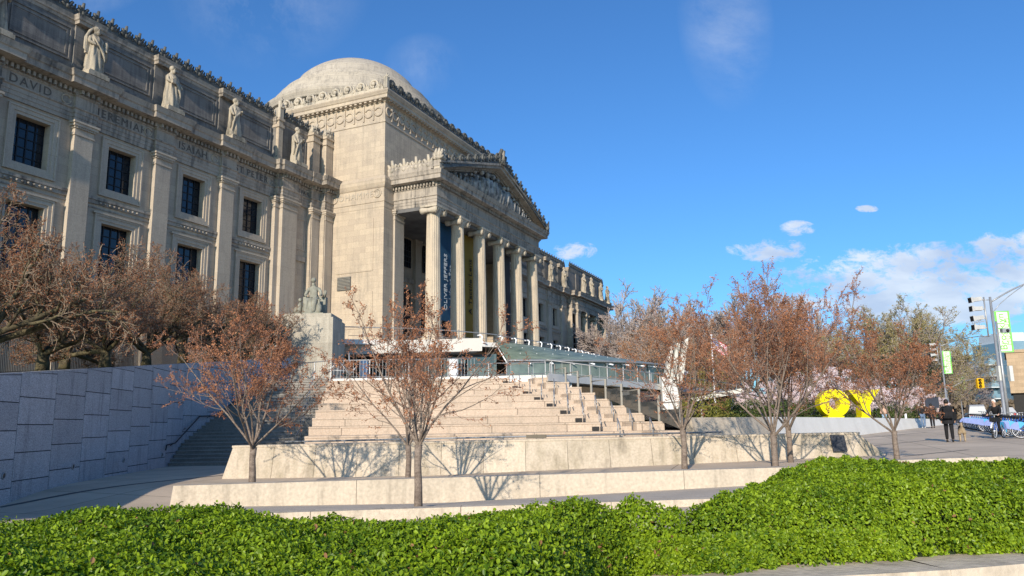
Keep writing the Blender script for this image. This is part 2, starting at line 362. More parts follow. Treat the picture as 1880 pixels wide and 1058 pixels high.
def bay(x0, x1, xc, Y, parent=MUS, det=True):
    fr = MB(); sil = MB()
    a0, a1 = xc-1.21, xc+1.21; l0, l1 = xc-1.32, xc+1.32
    zb, z1, z2, z3, zt = 9.2, 15.12, 17.8, 21.12, 21.97
    T = 0.75
    wl.box(x0, l0, Y, Y+T, 2, z1); wl.box(l1, x1, Y, Y+T, 2, z1); wl.box(l0, l1, Y, Y+T, 2, zb)
    wl.box(x0, x1, Y+0.001, Y+T, z1, z2); wl.box(x0, a0, Y, Y+T, z2, z3); wl.box(a1, x1, Y, Y+T, z2, z3); wl.box(x0, x1, Y+0.001, Y+T, z3, zt+0.1)
    frame(fr, a0, a1, z2, z3, Y); frame(fr, l0, l1, zb+0.6, z1, Y)
    fr.box(l0-0.8, l1+0.8, Y-0.24, Y, z1+0.63, z1+0.78); 
    sil.box(x0, x1, Y-0.2, Y, 16.72, 16.92); sil.box(x0, x1, Y-0.12, Y, 16.42, 16.718); sil.box(x0, x1, Y-0.06, Y, 16.1, 16.2)
    for k in range(9):                                   # small carved swags under the sill
        xx = xc-1.6+k*0.4; sil.ball((xx, Y-0.14, 16.56), 0.14, 0.1, 0.1, n=6, m_=4); 
    fr.build('window_surround', M_limep, parent); sil.build('sill_course', M_corn, parent)
    window(a0, a1, z2, z3, Y); window(l0, l1, zb+0.6, z1, Y, nx=4, nz=7)
edges = [MX0] + PX[1:] + [55.7]
for i, xc in enumerate(WX): bay([MX0, PX[1], PX[2], PX[3], PX[4]][i] if i else MX0, ([PX[1], PX[2], PX[3], PX[4], 55.7])[i], xc, 50.0)
FWX = [157.2-x for x in WX if 157.2-x < 139]; 
fx = [101.5] + [157.2-x for x in PX[::-1] if 157.2-x < 138] + [139.0]
wl.box(135.83, 139.0, 50.0, 50.75, 2, 22.05)
for i in range(len(fx)-2):
    c = min(FWX, key=lambda q: abs(q-(fx[i]+fx[i+1])/2)); bay(fx[i], fx[i+1], c, 50.0)
# blind end bay, piers
def endbay(sg):
    X = (lambda x: x) if sg > 0 else (lambda x: 157.2-x)
    def bx(mb, a, b, *r): a, b = sorted((X(a), X(b))); mb.box(a, b, *r)
    bx(wl, 55.7, 60.3, 49.6, 50.8, 2, 22.05)
    xm = sorted((X(58.75), X(60.1)))
    frame(fr, xm[0]+0.1, xm[1]-0.1, 17.6, 20.6, 49.6, steps=((0.0, 0.12, 0.07),))
    bx(sil, 58.36, 60.24, 49.42, 49.6, 16.3, 16.8)
    bx(wl, 60.25, 61.65, 49.02, 50.7, 2, 22.0); bx(wl, 61.65, 63.1, 48.42, 50.7, 2, 22.0)
endbay(1); endbay(-1)
# far end pavilion: windows between paired columns
wl.box(139.0, 141.0, 48.95, 50.8, 2, 22.0)
for i, xc in enumerate((144.3, 150.6, 157.0)):
    x0 = 141.0 if i == 0 else (144.3+150.6)/2 if i == 1 else (150.6+157)/2; x1 = (144.3+150.6)/2 if i == 0 else (150.6+157)/2 if i == 1 else 161.5
    bay(x0, x1, xc, 49.9)
wl.box(161.0, 161.5, 50.66, 62, 2, 30)
# wing bodies (behind the window glass) and near end pavilion
wl.box(-6, MX0, 48.5, 50.6, 2, 22.0)
body = MB(); body.box(-6, 63.1, 50.8, 72, 2, 29.9); body.box(94.1, 161.2, 50.8, 72, 2, 29.9)
# central block
wl.box(63.1, 64.87, 42.1, 50.8, 2, 22.0); wl.box(92.33, 94.1, 42.1, 50.8, 2, 22.0)
wl.box(63.105, 94.095, 42.105, 55.4, 25.28, 31.2); wl.box(63.14, 94.06, 42.14, 55.36, 31.2, 33.4); wl.box(63.12, 94.08, 42.12, 50.8, 22.0, 25.28)
wl.box(64.87, 92.33, 46.2, 50.79, 2, 22.0)                 # back wall of the porch
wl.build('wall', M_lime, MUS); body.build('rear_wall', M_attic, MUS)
fr.build('blind_frame', M_limep, MUS); sil.build('blind_sill', M_corn, MUS)
bs = MB(); bs.sweep(near, BASEP); bs.build('plinth', M_limep, MUS)
# ---- pilasters
def pilaster(x, yf, w=1.46, dep=0.4, z0=8.75, z1=21.97, parent=MUS):
    mb = MB(); mb.box(x-w/2, x+w/2, yf, yf+dep, z0, z1-1.0); 
    mb.box(x-w/2-0.07, x+w/2+0.07, yf-0.07, yf+dep, z1-1.0, z1-0.88)
    for k, (e, h0, h1) in enumerate(((0.02, 0.88, 0.5), (0.12, 0.5, 0.36), (0.22, 0.36, 0.16), (0.3, 0.16, 0.002))):
        mb.box(x-w/2-e, x+w/2+e, yf-e, yf+dep, z1-h0, z1-h1)
    n = int(w/0.16)
    for k in range(n): mb.box(x-w/2+w*(k+0.2)/n, x-w/2+w*(k+0.8)/n, yf-0.17, yf-0.1, z1-0.5, z1-0.38)
    mb.box(x-w/2-0.12, x+w/2+0.12, yf-0.12, yf+dep, z0, z0+0.5)
    mb.build('pilaster', M_limep, parent)
for x in PX: pilaster(x, 49.6)
for x in PX: 
    if 157.2-x < 139: pilaster(157.2-x, 49.6)
for s in (1, -1):
    X = (lambda x: x) if s > 0 else (lambda x: 157.2-x)
    pilaster(X(57.2), 49.1, w=2.1, dep=0.6); pilaster(X(55.85), 49.5, w=0.6, dep=0.5); pilaster(X(60.95), 48.95, w=1.1, dep=0.3); pilaster(X(62.35), 48.35, w=1.15, dep=0.3)
pilaster(142.0, 48.5, w=1.6, dep=1.4); pilaster(140.0, 48.95, w=1.2, dep=0.3)
# far end pavilion: round engaged columns
def ionic(mb, x, y, zt, r):                     # capital: echinus, two scrolls front/back, abacus
    mb.lathe([(r*0.98, zt-0.98), (r*1.06, zt-0.92), (r*1.02, zt-0.86), (r*1.16, zt-0.72), (r*1.3, zt-0.52), (r*1.3, zt-0.4)], (x, y, 0), n=24)
    for sx in (-1, 1):
        for (ya, yb) in ((y-r*1.32, y+r*1.32),):
            cx = x+sx*r*1.28; cz = zt-0.56
            mb.tube([(cx, ya, cz), (cx, ya+0.16, cz), (cx, y, cz), (cx, yb-0.16, cz), (cx, yb, cz)], [r*0.5, r*0.5, r*0.34, r*0.5, r*0.5], n=16)
            for yy in (ya-0.05, yb+0.05):
                pts = [(cx+math.cos(a)*r*0.38*(1-a/11), yy, cz+math.sin(a)*r*0.38*(1-a/11)) for a in np.linspace(0, 9, 22)]
                mb.tube(pts, 0.05, n=4)
    mb.box(x-r*1.25, x+r*1.25, y-r*1.32, y+r*1.32, zt-0.42, zt-0.22); mb.box(x-r*1.52, x+r*1.52, y-r*1.42, y+r*1.42, zt-0.22, zt-0.003)
def column(x, y, z0, zt, r, parent=MUS, n=20):
    s = MB(); N = n*6
    fl = lambda j: (1.0, 0.995, 0.965, 0.945, 0.965, 0.995)[j % 6]
    zz = np.linspace(z0+0.75, zt-0.95, 9)
    prof = [(r*(1.0-0.15*((q-zz[0])/(zz[-1]-zz[0]))**1.6), q) for q in zz]
    s.lathe(prof, (x, y, 0), n=N, mod=fl, smooth=False); o = s.build('column', M_shaft, parent)
    b = MB(); b.lathe([(r*1.42, z0+0.2), (r*1.42, z0+0.24), (r*1.44, z0+0.34), (r*1.38, z0+0.42), (r*1.18, z0+0.46), (r*1.16, z0+0.54), (r*1.26, z0+0.6), (r*1.24, z0+0.68), (r*1.02, z0+0.75)], (x, y, 0), n=32)
    b.box(x-r*1.42, x+r*1.42, y-r*1.42, y+r*1.42, z0, z0+0.2); b.build('column_base', M_shaft, o)
    c = MB(); ionic(c, x, y, zt, r*0.86); c.build('capital', M_crestl, o)
for x in (147.4, 153.8, 160.4): column(x, 49.3, 8.2, 21.97, 0.75)
CXS = [65.62+5.245*k for k in range(6)]
for x in CXS: column(x, 37.78, 8.2, 21.97, 0.80)
# ---- frieze lettering
def letters(s, x, y=49.84, size=0.86): text_mesh(s, size, M_letter, 'frieze_lettering', MUS, (x, y-0.03, 23.13), (1, 0, 0), (0, 0, 1), extr=0.012, spacing=1.25)
for s, x in (('DAVID', 31.4), ('JEREMIAH', 38.7), ('ISAIAH', 45.6), ('ST PETER', 52.6)): letters(s, x)
text_mesh('ST PAVL', 0.52, M_letter, 'frieze_lettering', MUS, (59.35, 49.35, 23.25), (1, 0, 0), (0, 0, 1), extr=0.02, spacing=1.1)
text_mesh('MOHAMMED', 0.92, M_letter2, 'frieze_lettering', MUS, (63.06, 45.6, 23.15), (0, -1, 0), (0, 0, 1), extr=0.03, spacing=1.2)
wr = MB()
def wreath(c, r, ax, t=0.06):
    a = Vector(ax).normalized(); up = Vector((0,0,1)); pts = [Vector(c)+a*(math.cos(q)*r)+up*(math.sin(q)*r) for q in np.linspace(0.5, 2*PI-0.1, 18)]
    wr.tube(pts, t, n=5)
for x in (28.0, 34.1, 41.1, 48.1, 55.1): wreath((x-0.1, 49.8, 23.42), 0.34, (1,0,0))
for x in (58.1, 60.1): wreath((x, 49.36, 23.42), 0.3, (1,0,0))
for y in (48.3, 42.9): wreath((63.05, y, 23.45), 0.42, (0,1,0), 0.08)
# upper frieze of the central block: wreaths and bars
for k in range(11):
    y = 42.95+1.22*k; wreath((63.1, y, 32.35), 0.46, (0,1,0), 0.09)
    wr.box(63.02, 63.14, y+0.53, y+0.69, 31.5, 33.2)
for k in range(25):
    x = 63.75+1.235*k; wreath((x, 42.1, 32.35), 0.46, (1,0,0), 0.09); wr.box(x+0.53, x+0.69, 42.02, 42.14, 31.5, 33.2)
wr.box(63.03, 94.17, 42.03, 42.10, 31.1, 31.28); wr.box(63.03, 63.10, 42.10, 55.4, 31.1, 31.28)
wr.build('carved_wreaths', M_lime, MUS)
# vent and raised panels on the central block side wall
vt = MB(); vt.box(63.0, 63.08, 45.95, 47.6, 13.65, 15.05)
ventm = mat('vent_metal', (0.10, 0.10, 0.095), rough=0.6)
v_ = vt.build('vent', ventm, MUS); sl = MB()
for k in range(9): sl.cbox((62.98, 46.78, 13.76+k*0.15), 0.10, 1.6, 0.035, ax=(1, 0, 0.5))
sl.build('louvre', mat('vent_slat', (0.33, 0.31, 0.27), rough=0.6), v_)
pn = MB(); pn.box(63.04, 63.098, 43.3, 47.9, 9.6, 13.3); pn.box(63.04, 63.098, 43.3, 47.9, 15.4, 20.9)
pn.build('wall_panel', M_lime, MUS)
# ---- attic of the wings
at_ = MB(); ac = MB(); apn = MB()
ACP = [(-0.95, 29.55), (0.04, 29.55), (0.08, 29.75), (0.16, 29.82), (0.18, 30.02), (0.24, 30.2), (-0.95, 30.24)]
def atticwall(x0, x1, Y, xs, bayc):
    at_.box(x0, x1, Y, Y+0.5, 25.4, 29.56)
    at_.box(x0, x1, Y-0.25, Y, 25.4, 26.25)
    for x in xs: at_.box(x-0.95, x+0.95, Y-0.16, Y, 26.25, 29.55)
    for (a, b) in bayc:
        for (o, p) in ((0, 0.1), (0.28, 0.06)):
            a_, b_, c0, c1 = a+o, b-o, 26.65+o, 29.2-o; w = 0.12
            if o == 0: apn = MB()
            apn.box(a_, a_+w, Y-p, Y, c0, c1); apn.box(b_-w, b_, Y-p, Y, c0, c1); apn.box(a_+w, b_-w, Y-p, Y, c0, c0+w); apn.box(a_+w, b_-w, Y-p, Y, c1-w, c1)
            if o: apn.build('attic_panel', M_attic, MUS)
atticwall(MX0, 55.7, 50.35, PX, [(x-2.35, x+2.35) for x in WX])
atticwall(55.7, 60.6, 49.95, [57.3], [(58.5, 60.2)])
fs = [157.2-x for x in PX if 157.2-x < 139]
atticwall(101.5, 139.0, 50.35, fs, [(x-2.35, x+2.35) for x in FWX]); atticwall(96.6, 101.5, 49.95, [99.9], [(97.0, 98.7)])
atticwall(139.0, 161.5, 49.5, [144, 150, 156], [])
at_.box(-6, MX0, 49.2, 50.9, 25.4, 29.56)
apath = [(-6, 49.2), (MX0, 49.2), (MX0, 50.35)] + ressaut_path(PX, 50.35, 0.55, 0.98) + [(55.7, 50.35), (55.7, 49.95), (60.6, 49.95)]
fpath = [(96.6, 49.95), (101.5, 49.95), (101.5, 50.35)] + ressaut_path(sorted(fs), 50.35, 0.55, 0.98) + [(139.0, 50.35), (139.0, 49.5), (161.5, 49.5), (161.5, 53)]
ac.sweep(apath, ACP); ac.build('attic_cornice', M_corn, MUS); ac = MB(); ac.sweep(fpath, ACP); ac.build('attic_cornice', M_corn, MUS); pr_ = MB()
# corner piers where the wings meet the central block, with carved tops
for s in (1, -1):
    X = (lambda x: x) if s > 0 else (lambda x: 157.2-x)
    for (a, b, yf) in ((60.4, 61.5, 49.1), (61.9, 63.0, 48.6), (55.75, 56.35, 49.6)):
        a, b = sorted((X(a), X(b))); pr_.box(a, b, yf, 50.9, 25.4, 29.9); pr_.box(a-0.1, b+0.1, yf-0.1, 50.95, 25.4, 26.1); pr_.box(a-0.1, b+0.1, yf-0.1, 50.95, 29.2, 29.5); pr_.box(a-0.12, b+0.12, yf-0.12, 50.96, 29.9, 30.15)
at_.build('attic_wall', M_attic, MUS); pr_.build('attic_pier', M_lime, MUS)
# ---- cresting: palmettes and scrolls
def palmette(mb, c, t, h, w):
    t = Vector(t).normalized(); n = Vector((t.y, -t.x, 0)); c = Vector(c)
    for a in (-62, -34, 0, 34, 62):
        an = rad(a); L_ = h*(0.62 if abs(a) > 50 else 0.8 if a else 1.0)
        tip = c + t*(math.sin(an)*L_*0.62*w/h*1.3) + Vector((0, 0, math.cos(an)*L_)) + n*(0.12*h)
        mid = c + t*(math.sin(an)*L_*0.4*w/h) + Vector((0, 0, math.cos(an)*L_*0.55)) - n*0.02
        mb.tube([c, mid, tip], [0.09*h, 0.17*h, 0.10*h], n=5)
    mb.ball(c+Vector((0, 0, 0.16*h))+n*0.06*h, 0.2*h, n=6, m_=4)
def scroll(mb, c, t, h):
    t = Vector(t).normalized(); c = Vector(c)
    pts = [c + t*(math.cos(a)*h*0.5*(1-a/9.0)) + Vector((0, 0, h*0.5+math.sin(a)*h*0.5*(1-a/9.0))) for a in np.linspace(-0.6, 5.2, 10)]
    mb.tube(pts, 0.13*h, n=5)
def cresting(mb, path, z, h=0.85, step=1.15, big=4, scr=False):
    for i in range(len(path)-1):
        a = Vector(path[i]).to_3d() if len(path[i]) == 2 else Vector(path[i]); b = Vector(path[i+1]).to_3d() if len(path[i+1]) == 2 else Vector(path[i+1])
        if len(path[i]) == 2: a.z = z; b.z = z
        d = b-a; Lh = d.length; n = max(1, round(Lh/step)); d.normalize(); th = Vector((d.x, d.y, 0)).normalized()
        mb.cbox((a+b)/2+Vector((0, 0, 0.12*h)), Lh, 0.16, 0.26*h, ax=d)
        for k in range(n):
            p = a+d*((k+0.5)*Lh/n); hh = h*(1.0 if k % 2 == 0 else 0.62)
            if scr and k % 2 == 0: wv = Vector((0, 0, 0.12*h)); scroll(mb, p+wv, d, h*0.85); mb.ball(p+Vector((0, 0, h*0.6)), 0.2*h, n=6, m_=5)
            else: palmette(mb, p+Vector((0, 0, 0.18*h)), th, hh*0.88, hh*0.9)
cd = MB()
cresting(cd, [(-6, 48.75), (MX0, 48.75)], 30.2); cresting(cd, [(MX0, 50.2), (55.6, 50.2)], 30.22, h=1.15, step=0.62); cresting(cd, [(56.3, 49.8), (60.5, 49.8)], 30.22, h=1.15, step=0.62)
cresting(cd, [(96.7, 49.8), (101.5, 49.8)], 30.22, h=1.15, step=0.62); cresting(cd, [(101.6, 50.2), (139, 50.2)], 30.22, h=1.15, step=0.62); cresting(cd, [(139.2, 49.35), (161.3, 49.35)], 30.22, h=1.15, step=0.62)
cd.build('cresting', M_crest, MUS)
cl = MB()
for s in (1, -1):
    X = (lambda x: x) if s > 0 else (lambda x: 157.2-x)
    for (x, y, z) in ((60.95, 49.2, 30.1), (62.45, 48.7, 30.1)):
        for dx in (-0.45, 0, 0.45): palmette(cl, (X(x+dx*0.9), y, z), (1,0,0), 1.15 if dx == 0 else 0.8, 0.8); palmette(cl, (X(x-0.5), y+0.5+dx*0.8, z), (0,1,0), 0.9, 0.7)
        cl.box(X(x)-0.5, X(x)+0.5, y-0.05, y+1.4, z, z+0.55)
    cl.box(X(56.05)-0.25, X(56.05)+0.25, 49.55, 50.2, 30.1, 31.3); palmette(cl, (X(56.05), 49.5, 31.2), (1,0,0), 0.6, 0.5)
# ---- central block cornice + cresting
TOPC = [(-0.4, 33.3), (0.06, 33.3), (0.12, 33.45), (0.5, 33.52), (0.55, 33.56), (0.56, 33.86), (0.66, 33.95), (0.82, 34.25), (0.8, 34.36), (-0.4, 34.45)]
bc = MB(); bc.sweep([(94.1, 55.4), (63.1, 55.4), (63.1, 42.1), (94.1, 42.1), (94.1, 55.4)][1:], TOPC)
for k in range(int(13.3/0.62)): bc.box(62.62, 62.98, 42.3+k*0.62, 42.58+k*0.62, 33.36, 33.5)
for k in range(int(31/0.62)): bc.box(63.3+k*0.62, 63.58+k*0.62, 41.62, 41.98, 33.36, 33.5)
bc.box(63.2, 94.0, 42.2, 55.3, 33.4, 34.4)
bc.build('block_cornice', M_lime, MUS)
cresting(cl, [(62.55, 55.2), (62.55, 42.0)], 34.4, h=1.35, step=0.82, scr=True)
for q in ((62.5, 41.6), (62.5, 55.4)): cl.box(q[0]-0.22, q[0]+0.22, q[1]-0.22, q[1]+0.22, 34.4, 35.7); palmette(cl, (q[0], q[1], 35.5), (0,1,0), 0.65, 0.6)
cl.build('stone_cresting', M_crestl, MUS)
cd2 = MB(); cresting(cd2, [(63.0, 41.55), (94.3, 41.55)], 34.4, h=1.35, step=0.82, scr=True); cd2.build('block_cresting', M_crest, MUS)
# low attic block behind the cresting
ab = MB(); ab.box(83.0, 93.0, 44.0, 54.0, 34.4, 36.4); ab.build('roof_block', M_attic, MUS)
# ---- pediment
PXa, PXb, PXm, PZ0, PZ1, PY = 63.75, 93.45, 78.6, 25.28, 30.35, 35.9
ty = MB(); ty.add([(64.9, 37.25, 25.3), (92.3, 37.25, 25.3), (78.6, 37.25, 29.7), (64.9, 42.1, 25.3), (92.3, 42.1, 25.3), (78.6, 42.1, 29.7)], [(0,1,2), (3,5,4), (0,2,5,3), (1,4,5,2)])
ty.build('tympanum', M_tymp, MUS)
rk = MB()
def rake(x0, x1, z0, z1, ya, yb, h0, h1, mb):           # sloped slab between two heights above the line
    a = Vector((x0, 0, z0)); b = Vector((x1, 0, z1)); t = (b-a).normalized(); u = Vector((-t.z, 0, t.x)); u = u if u.z > 0 else -u
    fx = lambda P, xx: P + t*((xx-P.x)/t.x)
    A0 = fx(a+u*h0, x0); A1 = fx(a+u*h1, x0); B0 = fx(b+u*h0, x1); B1 = fx(b+u*h1, x1)
    vs = [(p.x, y, p.z) for y in (ya, yb) for p in (A0, B0, B1, A1)]
    mb.add(vs, [(0,1,2,3), (4,7,6,5), (0,4,5,1), (3,2,6,7), (0,3,7,4), (1,5,6,2)])
for (x0, x1) in ((PXa, PXm), (PXb, PXm)):
    rake(x0, x1, PZ0, PZ1-0.85, 37.0, 42.1, -0.05, 0.12, rk); rake(x0, x1, PZ0, PZ1-0.85, 36.75, 42.1, 0.12, 0.3, rk)
    rake(x0, x1, PZ0, PZ1-0.85, 36.05, 42.1, 0.3, 0.62, rk); rake(x0, x1, PZ0, PZ1-0.85, 35.85, 42.1, 0.62, 0.85, rk)
rk.build('raking_cornice', M_corn, MUS)
# relief figures in the pediment
rnd = random.Random(5); rl = MB()
def lump_figure(mb, x, y, z, h, lean=0.0, sit=False):
    top = Vector((x+lean*h, y-0.25, z+h)); hip = Vector((x, y-0.2, z+h*(0.5 if not sit else 0.35)))
    mb.tube([(x-0.12*h, y-0.15, z), hip, (x+lean*h*0.8, y-0.25, z+h*0.8)], [0.09*h, 0.16*h, 0.14*h], n=6)
    mb.tube([(x+0.18*h, y-0.15, z), hip], [0.07*h, 0.12*h], n=5); mb.ball(top, 0.1*h, n=6, m_=5)
    mb.tube([(x+lean*h*0.8, y-0.3, z+h*0.78), (x+0.3*h*rnd.choice((-1, 1)), y-0.4, z+h*0.6)], [0.05*h, 0.04*h], n=4)
for k in range(34):
    x = 66.3+k*0.745; hmax = (25.35+ (1-abs(x-78.6)/14.2)*4.2) - 25.35
    if hmax < 0.5: continue
    lump_figure(rl, x+rnd.uniform(-0.2, 0.2), 37.2+rnd.uniform(-0.15, 0.05), 25.42, min(hmax*rnd.uniform(0.72, 0.95), 3.3), rnd.uniform(-0.2, 0.2), rnd.random() < 0.4)
for k in range(60):
    x = rnd.uniform(66, 91.2); hmax = (1-abs(x-78.6)/14.2)*4.2-0.3; 
    if hmax > 0.4: rl.ball((x, 37.1, 25.5+rnd.uniform(0, hmax*0.85)), rnd.uniform(0.15, 0.35), 0.25, rnd.uniform(0.12, 0.4), n=6, m_=4)
rl.build('pediment_relief', M_relief, MUS)
# raking cresting and acroteria
pc = MB(); sl_ = lambda x: PZ0+(PZ1-PZ0)*(1-abs(x-PXm)/(PXm-PXa))+0.05
cresting(pc, [(64.4, 36.0, sl_(64.4)), (77.9, 36.0, sl_(77.9))], 0, h=1.4, step=0.95, scr=True)
cresting(pc, [(79.3, 36.0, sl_(79.3)), (92.8, 36.0, sl_(92.8))], 0, h=1.3, step=0.8)
for dx in (-0.3, 0.3): palmette(pc, (78.6+dx, 36.0, 30.2), (1,0,0), 1.9, 1.4)
pc.tube([(93.1, 36.0, 25.4), (93.4, 36.0, 26.3), (93.9, 36.0, 27.0)], [0.3, 0.22, 0.06], n=6)
pc.ball((93.0, 36.0, 25.8), 0.42, n=8, m_=6)
pc.build('raking_cresting', M_crest, MUS)
ps = MB(); cresting(ps, [(63.95, 42.0), (63.95, 37.0)], 25.32, h=1.55, step=0.72)
ps.ball((78.6, 36.1, 31.2), 0.5, 0.35, 0.75, n=8, m_=6); ps.tube([(78.6, 36.0, 30.3), (78.6, 35.9, 31.9)], [0.5, 0.35], n=8)
ps.box(63.8, 64.5, 36.0, 36.7, 25.3, 26.9); 
for dy in (0.1, 0.45): palmette(ps, (63.8, 36.0+dy, 26.3), (0,1,0), 1.15, 1.0); palmette(ps, (63.95+dy, 35.95, 26.3), (1,0,0), 1.1, 0.9)
ps.build('acroterion', M_crestl, MUS)
# ---- porch: ceiling, antae, dark openings, back pilasters
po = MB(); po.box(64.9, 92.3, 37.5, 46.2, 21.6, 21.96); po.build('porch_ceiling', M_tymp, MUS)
for x in (65.75, 91.45): pilaster(x, 41.9, w=1.75, dep=0.35, z0=8.2)
for x in (71.1, 76.1, 81.1, 86.1): pilaster(x, 45.8, w=1.3, dep=0.4, z0=8.2)
for xc in (68.6, 73.6, 78.6, 83.6, 88.6):
    window(xc-1.1, xc+1.1, 18.0, 21.3, 45.45, dep=0.62, nx=4, nz=5)
    g = MB(); g.box(xc-1.25, xc+1.25, 46.1, 46.19, 8.2, 15.4); dd = g.build('doorway', M_door, MUS)
    s_ = MB(); s_.box(xc-1.7, xc+1.7, 45.95, 46.19, 16.2, 16.75); s_.build('door_hood', M_corn, MUS)
# ---- dome
dm = MB(); DC = (78.6, 57.0, -2.2)
dm.lathe([(9.7, 28), (9.7, 39.4), (9.9, 39.5)], DC, n=72, smooth=False)
dm.lathe([(9.9, 38.0), (9.9, 39.6), (10.2, 39.75), (10.7, 39.9), (10.95, 40.4), (11.0, 40.65), (10.3, 40.75), (10.2, 41.3), (9.9, 41.4), (9.75, 42.0), (9.3, 42.1), (9.2, 42.75), (8.75, 42.85), (8.65, 43.4), (8.2, 43.5), (8.0, 43.95), (7.3, 44.15)] if True else [(11.5, 39.3), (11.6, 39.75), (12.0, 39.9), (12.2, 40.5), (12.2, 40.6), (11.2, 40.75), (11.2, 41.5), (11.1, 41.6), (10.6, 41.7), (10.6, 42.35), (10.5, 42.45), (10.1, 42.55), (10.1, 43.1), (10.0, 43.2), (9.6, 43.25)], DC, n=96, smooth=False)
for k in range(110):
    a = 2*PI*k/110; dm.cbox((DC[0]+math.cos(a)*10.15, DC[1]+math.sin(a)*10.15, 37.42), 0.5, 0.3, 0.4, ax=(math.cos(a), math.sin(a), 0))
DS = 1.09; dscale = lambda mb: setattr(mb, 'v', [(DC[0]+(x-DC[0])*DS, DC[1]+(y-DC[1])*DS, 35.8+(z-35.8)*DS+0.35) for x, y, z in mb.v]); dscale(dm); dm.build('dome_drum', M_dome, MUS)
dc_ = MB(); R0, H0 = 9.6, 5.0
RS = 9.3; pr = [(7.35, 44.1), (7.3, 44.45), (6.95, 44.6)]; am = math.asin(6.85/RS); zc_ = 48.3-RS; pr += [(RS*math.sin(t), zc_+RS*math.cos(t)) for t in np.linspace(am, 0.01, 20)]
dc_.lathe(pr, DC, n=96); dscale(dc_); dc_.build('dome', M_dome, MUS)
rf = MB(); rf.box(64.3, 92.9, 55.4, 70, 2, 33.0); rf.build('rear_block', M_attic, MUS)
rf = MB(); rf.slab([(67, 56), (90, 56), (87, 60), (70, 60)], 33, 37.6); rf.build('dome_base_roof', M_roof, MUS)
# far roof block seen over the far wing
fb = MB(); fb.slab([(134, 56), (152, 56), (152, 72), (134, 72)], 29.9, 33.6); fb.slab([(133.6, 55.6), (152.4, 55.6), (150, 60), (136, 60)], 33.6, 34.6)
fb.build('roof_lantern', M_lime, MUS)
# ---- banners between the columns
def banner(x0, x1, y, z0, z1, col, lines, tcol, label):
    b = MB(); n = 8
    vs = []; 
    for k in range(n+1):
        zz = z0+(z1-z0)*k/n; w = 0.05*math.sin(k*1.3)
        vs += [(x0, y+w, zz), (x1, y+w*0.6, zz), (x0, y+w+0.03, zz), (x1, y+w*0.6+0.03, zz)]
    fs = []
    for k in range(n):
        a = 4*k; fs += [(a, a+1, a+5, a+4), (a+2, a+6, a+7, a+3), (a, a+4, a+6, a+2), (a+1, a+3, a+7, a+5)]
    fs += [(0, 2, 3, 1), (4*n, 4*n+1, 4*n+3, 4*n+2)]
    b.add(vs, fs); o = b.build('banner', mat('banner_'+label.split()[0]+str(int(x0)), col, rough=0.75, var=0.12, scale=0.8), None)
    tag(o, label, 'banner')
    tm = mat('banner_ink'+str(int(x0)), tcol, rough=0.8)
    for (s, sz, px, pz) in lines:
        t = text_mesh(s, sz, tm, 'banner_lettering', o, (px, y-0.09, pz), (0, 0, 1), (-1, 0, 0), extr=0.01, align='LEFT')
    rd = MB(); rd.tube([(x0-0.1, y+0.01, z1+0.03), (x1+0.1, y+0.01, z1+0.03)], 0.05, n=6); rd.build('banner_rod', M_grille, o)
    return o
banner(69.0, 72.75, 39.3, 10.9, 21.5, (0.022, 0.085, 0.165), [('OLIVER JEFFERS', 0.92, 71.1, 12.0), ('Life at Sea', 0.95, 72.2, 13.3)], (0.62, 0.7, 0.76), 'blue banner with pale upright lettering hung between the first two columns')
banner(74.6, 77.75, 39.3, 9.6, 21.4, (0.30, 0.20, 0.035), [('A Tactile Lens', 1.12, 77.0, 12.3)], (0.02, 0.02, 0.02), 'mustard yellow banner with black upright lettering behind the second gap of the columns')
banner(84.6, 88.0, 39.3, 9.6, 21.2, (0.05, 0.05, 0.06), [], (0.3, 0.3, 0.3), 'dark grey patterned banner hung in deep shade in the fourth gap of the columns')
# ================================================================== statues on the attic ledge
M_stat = stone('statue_stone', (0.40, 0.35, 0.27), stain=(0.09, 0.085, 0.07), stain_amt=1.0, joints=False)
def skin_mesh(name, pts, edges, radii, material, parent=None, sub=1, root=0, **props):
    me = bpy.data.meshes.new(name); me.from_pydata([tuple(p) for p in pts], edges, []); o = bpy.data.objects.new(name, me); COL.objects.link(o)
    md = o.modifiers.new('skin', 'SKIN'); 
    if not me.skin_vertices: 
        import bmesh as _b; bm = _b.new(); bm.from_mesh(me); bm.verts.layers.skin.verify(); bm.to_mesh(me); bm.free()
    for i, r in enumerate(radii): me.skin_vertices[0].data[i].radius = (r, r) if not isinstance(r, tuple) else r
    me.skin_vertices[0].data[root].use_root = True
    md.use_smooth_shade = True
    if sub: s = o.modifiers.new('sub', 'SUBSURF'); s.levels = sub; s.render_levels = sub
    dg = bpy.context.evaluated_depsgraph_get(); ev = bpy.data.meshes.new_from_object(o.evaluated_get(dg))
    bpy.data.objects.remove(o); bpy.data.meshes.remove(me); ev.name = name
    ev.materials.clear(); ev.materials.append(material)
    n = bpy.data.objects.new(name, ev); COL.objects.link(n)
    if parent is not None: n.parent = parent
    for k, v in props.items(): n[k] = v
    return n
